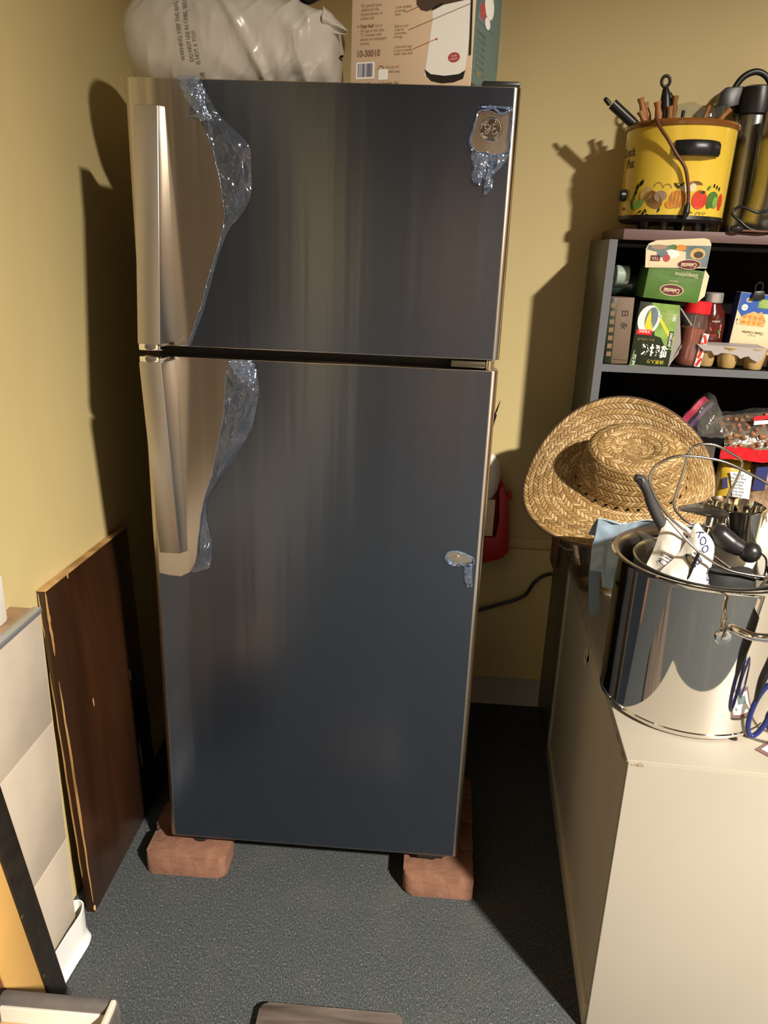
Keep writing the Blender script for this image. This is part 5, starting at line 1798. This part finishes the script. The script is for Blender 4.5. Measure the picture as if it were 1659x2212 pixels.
def bluefn(u, v):
    x = 0.612 + 0.225 * u
    z = 0.936 - 0.012 * sin(u * 6) ** 2 - v * 0.16 * (1 if u > .12 else .8)
    y = 0.125 + 0.012 * sin(u * 11 + v * 3) + 0.02 * v + 0.05 * u * (1 - u)
    nz = noise.noise(Vector((x * 25, z * 25, 3)))
    return Vector((x, y + nz * .010, z + nz * .003))


wpart(bp2, 'sheet', grid(bluefn, 50, 24, thick=0.002), 'blue_cloth')
wpart(bp2, 'fold', grid(lambda u, v: Vector((0.612 + 0.225 * u, 0.128 + 0.05 * u * (1 - u) + 0.075 * v, 0.936 - 0.012 * sin(u * 6) ** 2 - 0.035 * v - .03 * v * v)), 40, 10, thick=0.002), 'blue_cloth')
strp = [(0.642, 0.16, 0.86), (0.634, 0.178, 0.83), (0.634, 0.190, 0.790), (0.640, 0.195, 0.735), (0.650, 0.198, 0.668)]
wpart(bp2, 'strap', tube(strp, 0.0125, 8, flat=.12, nrm=(-0.1, -1, 0)), 'blue_strap')

# big polished stock pot
PX, PY, PR, PHt = 0.762, -0.118, 0.158, 0.301
sp0 = thing('stock_pot', 'large mirror-polished steel stock pot near the front of the cream cabinet', 'pot', (PX, PY, ZC))
link('pot_body', lathe([(0, 0.001), (PR - 0.016, 0.001), (PR - 0.003, 0.003), (PR, 0.007), (PR, 0.012), (PR - 0.0015, 0.014), (PR, 0.018), (PR, PHt - 0.012), (PR + 0.004, PHt - 0.005), (PR + 0.011, PHt - 0.001), (PR + 0.013, PHt + 0.001), (PR + 0.010, PHt + 0.003)], 120, cap=False, smooth=30), 'pot_steel', sp0)
link('pot_inside', lathe([(PR + 0.010, PHt + 0.003), (PR + 0.001, PHt + 0.001), (PR - 0.004, PHt - 0.008), (PR - 0.004, 0.02), (PR - 0.016, 0.008), (0, 0.008)], 96, cap=False), 'pot_inside', sp0)


def pot_handle(ac):
    t = []
    for sgn in (-1, 1):
        a = ac + sgn * 0.50
        t.append(a)
    h_ = PHt - 0.072
    pts = []
    A, B = t
    for a, r_, z in ((A, PR + 0.002, h_ - 0.012), (A + .01, PR + 0.012, h_ + 0.008), (A + 0.04, PR + 0.030, h_ + 0.014), (A + .16, PR + 0.052, h_ + 0.012), (ac, PR + 0.058, h_ + 0.010), (B - .16, PR + 0.052, h_ + 0.012), (B - .04, PR + 0.030, h_ + 0.014), (B - .01, PR + 0.012, h_ + 0.008), (B, PR + 0.002, h_ - 0.012)):
        pts.append((r_ * cos(a), r_ * sin(a), z))
    o = link('pot_handle', tube(pts, 0.0075, 10, flat=.75), 'pot_steel', sp0)
    for a in t:
        link('handle_mount', lathe([(0.015, 0), (0.013, 0.004), (0.006, 0.005), (0.005, 0.009), (0, 0.010)], 24), 'pot_steel', sp0, (PR * cos(a), PR * sin(a), h_ - 0.016), (0, pi / 2, a))


pot_handle(-1.10)
pot_handle(1.62)

# pan nested inside the stock pot
ip = thing('inner_pan', 'steel pan nested inside the big stock pot', 'pan', (0.768, -0.112, 0.74))
link('pan_wall', lathe([(0, 0.0), (0.118, 0.0), (0.128, 0.012), (0.130, 0.195), (0.134, 0.201), (0.131, 0.203), (0.126, 0.196), (0.124, 0.014), (0, 0.006)], 80, cap=False), 'pot_inside', ip)

# grey-handled spatula standing in the pan
sg = thing('spatula', 'dark grey curved utensil handle sticking up left out of the pot', 'utensil', (0.70, -0.10, 0.80))
wpart(sg, 'grip', tube([(0.617, -0.10, 1.094), (0.628, -0.10, 1.090), (0.642, -0.10, 1.072), (0.654, -0.10, 1.046), (0.668, -0.10, 1.022), (0.690, -0.10, 0.990)], [0.0085, 0.0125, 0.0125, 0.013, 0.014, 0.013], 14, flat=.8), 'grey_grip')
wpart(sg, 'hang_hole', tube([(0.6235 + .0035 * cos(a), -0.1115, 1.090 + 0.0055 * sin(a)) for a in [k * pi / 6 for k in range(12)]], 0.0014, 6, True, False), 'black')
wpart(sg, 'shaft', tube([(0.686, -0.10, 0.995), (0.715, -0.10, 0.90), (0.735, -0.10, 0.80)], 0.006, 8), 'wire')


# white printed wrappers stuffed in the pot
def wrapper(nm, label, pts, y0, seed, texts, dy=0.03):
    t = thing(nm, label, 'wrapper', (sum(p[0] for p in pts) / len(pts), y0, 0.85))
    c = Vector((sum(p[0] for p in pts) / len(pts), sum(p[1] for p in pts) / len(pts)))
    n = 48
    C = catmull([(a, b, 0) for a, b in pts], max(3, n // len(pts)), True)

    def fn(u, v):
        f = (u % 1.0) * len(C)
        i = int(f) % len(C)
        p = C[i].lerp(C[(i + 1) % len(C)], f - int(f))
        x, z = c.x + (p.x - c.x) * (1 - v), c.y + (p.y - c.y) * (1 - v)
        nz = 1 - abs(noise.noise(Vector((x * 28 + seed, z * 22, seed)))) * 2.4
        return Vector((x, y0 - dy * (1 - (1 - v) ** 2) - nz * .0045 * min(1, v * 4 + .2) + (z - c.y) * .25, z))
    me = grid(fn, 60, 16, True, 80, thick=0.003)
    o = wpart(t, 'crumpled_sheet', me, 'paper')
    bv = BVHTree.FromPolygons([v.co[:] for v in me.vertices], [tuple(p.vertices) for p in me.polygons])

    def fr_(u, v, h):
        hit = bv.ray_cast(Vector((u, y0 - 0.5, v)), Vector((0, 1, 0)))
        y = hit[0].y if hit[0] is not None else y0
        return (u, y - 0.0022, v)
    A_ = Art()
    for s_, size, x, z, rot, sx in texts:
        A_.text(s_, size, x, z, 'print_navy', 1, rot=rot, sx=sx)
    ob = A_.build('lettering', t, fr_)
    ob.location = -t.location
    return t


wrapper('white_wrapper', 'crumpled white wrapper with navy lettering, left of two in the stock pot',
        [(0.679, 1.009), (0.699, 1.019), (0.742, 0.992), (0.765, 0.960), (0.760, 0.885), (0.700, 0.870), (0.650, 0.895), (0.648, 0.915), (0.664, 0.960)], -0.125, 1.0,
        [('EUII', 0.024, 0.722, 0.983, radians(-22), .45), ('CUI', 0.028, 0.682, 0.950, radians(78), .45)])
wrapper('white_wrapper', 'crumpled white wrapper with navy lettering, right of two in the stock pot',
        [(0.727, 1.022), (0.742, 1.012), (0.765, 0.985), (0.762, 0.930), (0.775, 0.890), (0.740, 0.872), (0.690, 0.892), (0.672, 0.915), (0.672, 0.935), (0.703, 0.970)], -0.158, 6.0,
        [('CUI', 0.030, 0.722, 0.966, radians(35), .5), ('KOO', 0.021, 0.738, 0.996, radians(-72), .8), ('OOLER', 0.021, 0.756, 0.926, radians(-80), .75)])

# chrome wire basket frame
wf = thing('wire_frame', 'bent chrome wire rack standing in the stock pot in front of the hat', 'wire rack', (0.75, -0.14, 0.84))
wr = 0.0026
wpart(wf, 'wire', tube([(0.930, -0.13, 0.940), (0.895, -0.15, 0.929), (0.864, -0.16, 0.928), (0.820, -0.16, 0.936), (0.784, -0.155, 0.954), (0.726, -0.15, 0.996), (0.669, -0.15, 1.042), (0.637, -0.15, 1.085), (0.629, -0.15, 1.115), (0.642, -0.15, 1.137), (0.673, -0.15, 1.151), (0.717, -0.15, 1.151), (0.767, -0.15, 1.141), (0.837, -0.15, 1.109), (0.92, -0.14, 1.065)], wr, 8), 'wire')
wpart(wf, 'wire', tube([(0.790, -0.09, 0.985), (0.772, -0.085, 1.000), (0.738, -0.08, 1.004), (0.713, -0.08, 1.022), (0.702, -0.08, 1.044), (0.709, -0.08, 1.104), (0.715, -0.08, 1.145), (0.730, -0.08, 1.159), (0.760, -0.08, 1.159), (0.792, -0.08, 1.145), (0.814, -0.08, 1.128), (0.809, -0.08, 1.092), (0.801, -0.075, 1.055), (0.812, -0.07, 1.010), (0.816, -0.07, 0.985)], wr * .95, 8), 'wire')
wpart(wf, 'wire', tube([(0.665, -0.165, 1.040), (0.718, -0.19, 0.990), (0.770, -0.195, 0.960), (0.815, -0.195, 0.950), (0.850, -0.195, 0.948), (0.885, -0.17, 0.945)], wr, 8), 'wire')
wpart(wf, 'wire', tube([(0.724, -0.19, 0.988), (0.716, -0.185, 0.945), (0.708, -0.18, 0.900), (0.70, -0.175, 0.84)], 0.0032, 8), 'black')
wpart(wf, 'wire', tube([(0.862, -0.18, 0.945), (0.845, -0.18, 0.915), (0.83, -0.17, 0.84)], 0.0028, 8), 'wire')

# small steel pouring cup with a long lip
pc = thing('pouring_cup', 'small steel pouring cup with a long pointed lip on top of the stock pot', 'cup', (0.828, -0.055, 0.962))
link('cup_wall', lathe([(0, 0.0), (0.044, 0.0), (0.049, 0.006), (0.052, 0.072), (0.0545, 0.076), (0.0525, 0.078), (0.050, 0.072), (0.046, 0.008), (0, 0.005)], 56, cap=False), 'pot_steel', pc)


def lip(u, v):
    a = radians(200 + (u - .5) * 78)
    base = Vector((0.052 * cos(a), 0.052 * sin(a), 0.076))
    tipp = Vector((-0.115, -0.022, 0.074))
    low = Vector((0, 0, -0.022 * (1 - abs(2 * u - 1) ** 2)))
    p = base.lerp(tipp, v) + low * (1 - v * .6)
    return p


link('pouring_lip', grid(lip, 16, 14, thick=0.0015), 'pot_inside', pc)
link('ring_handle', tube([(-0.040 + 0.010 * cos(a), -0.050, 0.040 + 0.012 * sin(a)) for a in [k * pi / 8 for k in range(16)]], 0.0030, 8, True, False), 'wire', pc)

# black-handled tool with a ball end and cord
bt_ = thing('ball_handle', 'black rubber grip with a ball end and cord loop at the pot rim', 'tool handle', (0.80, -0.14, 0.955))
wpart(bt_, 'grip', tube([(0.762, -0.132, 1.012), (0.775, -0.136, 1.004), (0.795, -0.142, 0.990), (0.815, -0.148, 0.981)], [0.012, 0.0185, 0.0185, 0.014], 18), 'black')
sph = lathe([(0.0001, -0.0200)] + [(0.020 * sin(pi * k / 12), -0.020 * cos(pi * k / 12)) for k in range(1, 12)] + [(0.0001, 0.0200)], 28)
o_ = link('ball_end', sph, 'black', bt_, Vector((0.829, -0.152, 0.978)) - bt_.location)
wpart(bt_, 'cord_loop', tube([(0.838, -0.166, 0.985), (0.852, -0.170, 0.972), (0.854, -0.172, 0.945), (0.846, -0.174, 0.932)], 0.0018, 6), 'black')
wpart(bt_, 'cord_knot', tube([(0.862, -0.172, 0.992), (0.866, -0.173, 0.972), (0.860, -0.174, 0.955), (0.866, -0.174, 0.938), (0.858, -0.174, 0.928)], [0.003, 0.005, 0.0055, 0.005, 0.003], 8), 'black')
bk = link('black_pouch', crumple(pillow(0.085, 0.05, 0.10, 30, 22, amp=0), 0.006, 30, 5.0), 'black_rubber', None, (0.795, -0.165, 0.85))
tag(bk, 'black pouch sunk in the stock pot under the ball-ended grip', 'pouch')

# folded white paper at the right edge
o_ = link('folded_paper', crumple(grid(lambda u, v: Vector((0.848 + 0.075 * u + 0.030 * v * (1 - u), -0.085 + 0.05 * u, 0.895 + 0.145 * v)), 12, 14, thick=0.0015), 0.002, 15, 2.0), 'paper')
tag(o_, 'stiff white paper sheet standing in the pot at the right picture edge', 'paper')

# scissors leaning against the pot
sc = thing('scissors', 'scissors with dark blue and black loop handles leaning on the stock pot', 'scissors', (0.86, -0.285, ZC))


def loop(cx, cz, rx, rz, rot, y):
    return [(cx + rx * cos(a) * cos(rot) - rz * sin(a) * sin(rot), y, cz + rx * cos(a) * sin(rot) + rz * sin(a) * cos(rot)) for a in [k * pi / 12 for k in range(24)]]


wpart(sc, 'finger_loop', tube(loop(0.842, 0.732, 0.0165, 0.054, radians(-9), -0.291), 0.0046, 10, True), 'scissor_blue')
wpart(sc, 'finger_loop', tube(loop(0.893, 0.705, 0.030, 0.042, radians(48), -0.289), 0.0046, 10, True), 'scissor_blue')
wpart(sc, 'grip', tube([(0.828, -0.291, 0.750), (0.832, -0.290, 0.790), (0.843, -0.287, 0.830), (0.853, -0.283, 0.868)], [0.005, 0.010, 0.012, 0.010], 12, flat=.6), 'black')
wpart(sc, 'blade', tube([(0.851, -0.284, 0.860), (0.866, -0.278, 0.905), (0.885, -0.272, 0.955)], [0.008, 0.007, 0.001], 8, flat=.25), 'chrome')

# small printed card lying on the cabinet
cd = thing('photo_card', 'small printed card lying flat on the cabinet at the right picture edge', 'card', (0.845, -0.292, ZC + 0.0005), (0, 0, radians(39)))
link('card_sheet', box(0, 0.09, -0.055, 0, 0, 0.0012), 'mauve', cd)
ar = Art()
ar.rect(0.010, 0.082, -0.047, -0.006, 'print_white', 1)
ar.ell(0.022, -0.016, 0.005, 0.003, 'print_sky', 2)
ar.rect(0.03, 0.07, -0.040, -0.025, 'print_sky', 2)
ar.build('card_print', cd, lambda u, v, h: (u, v, 0.0012 + h * .0003))
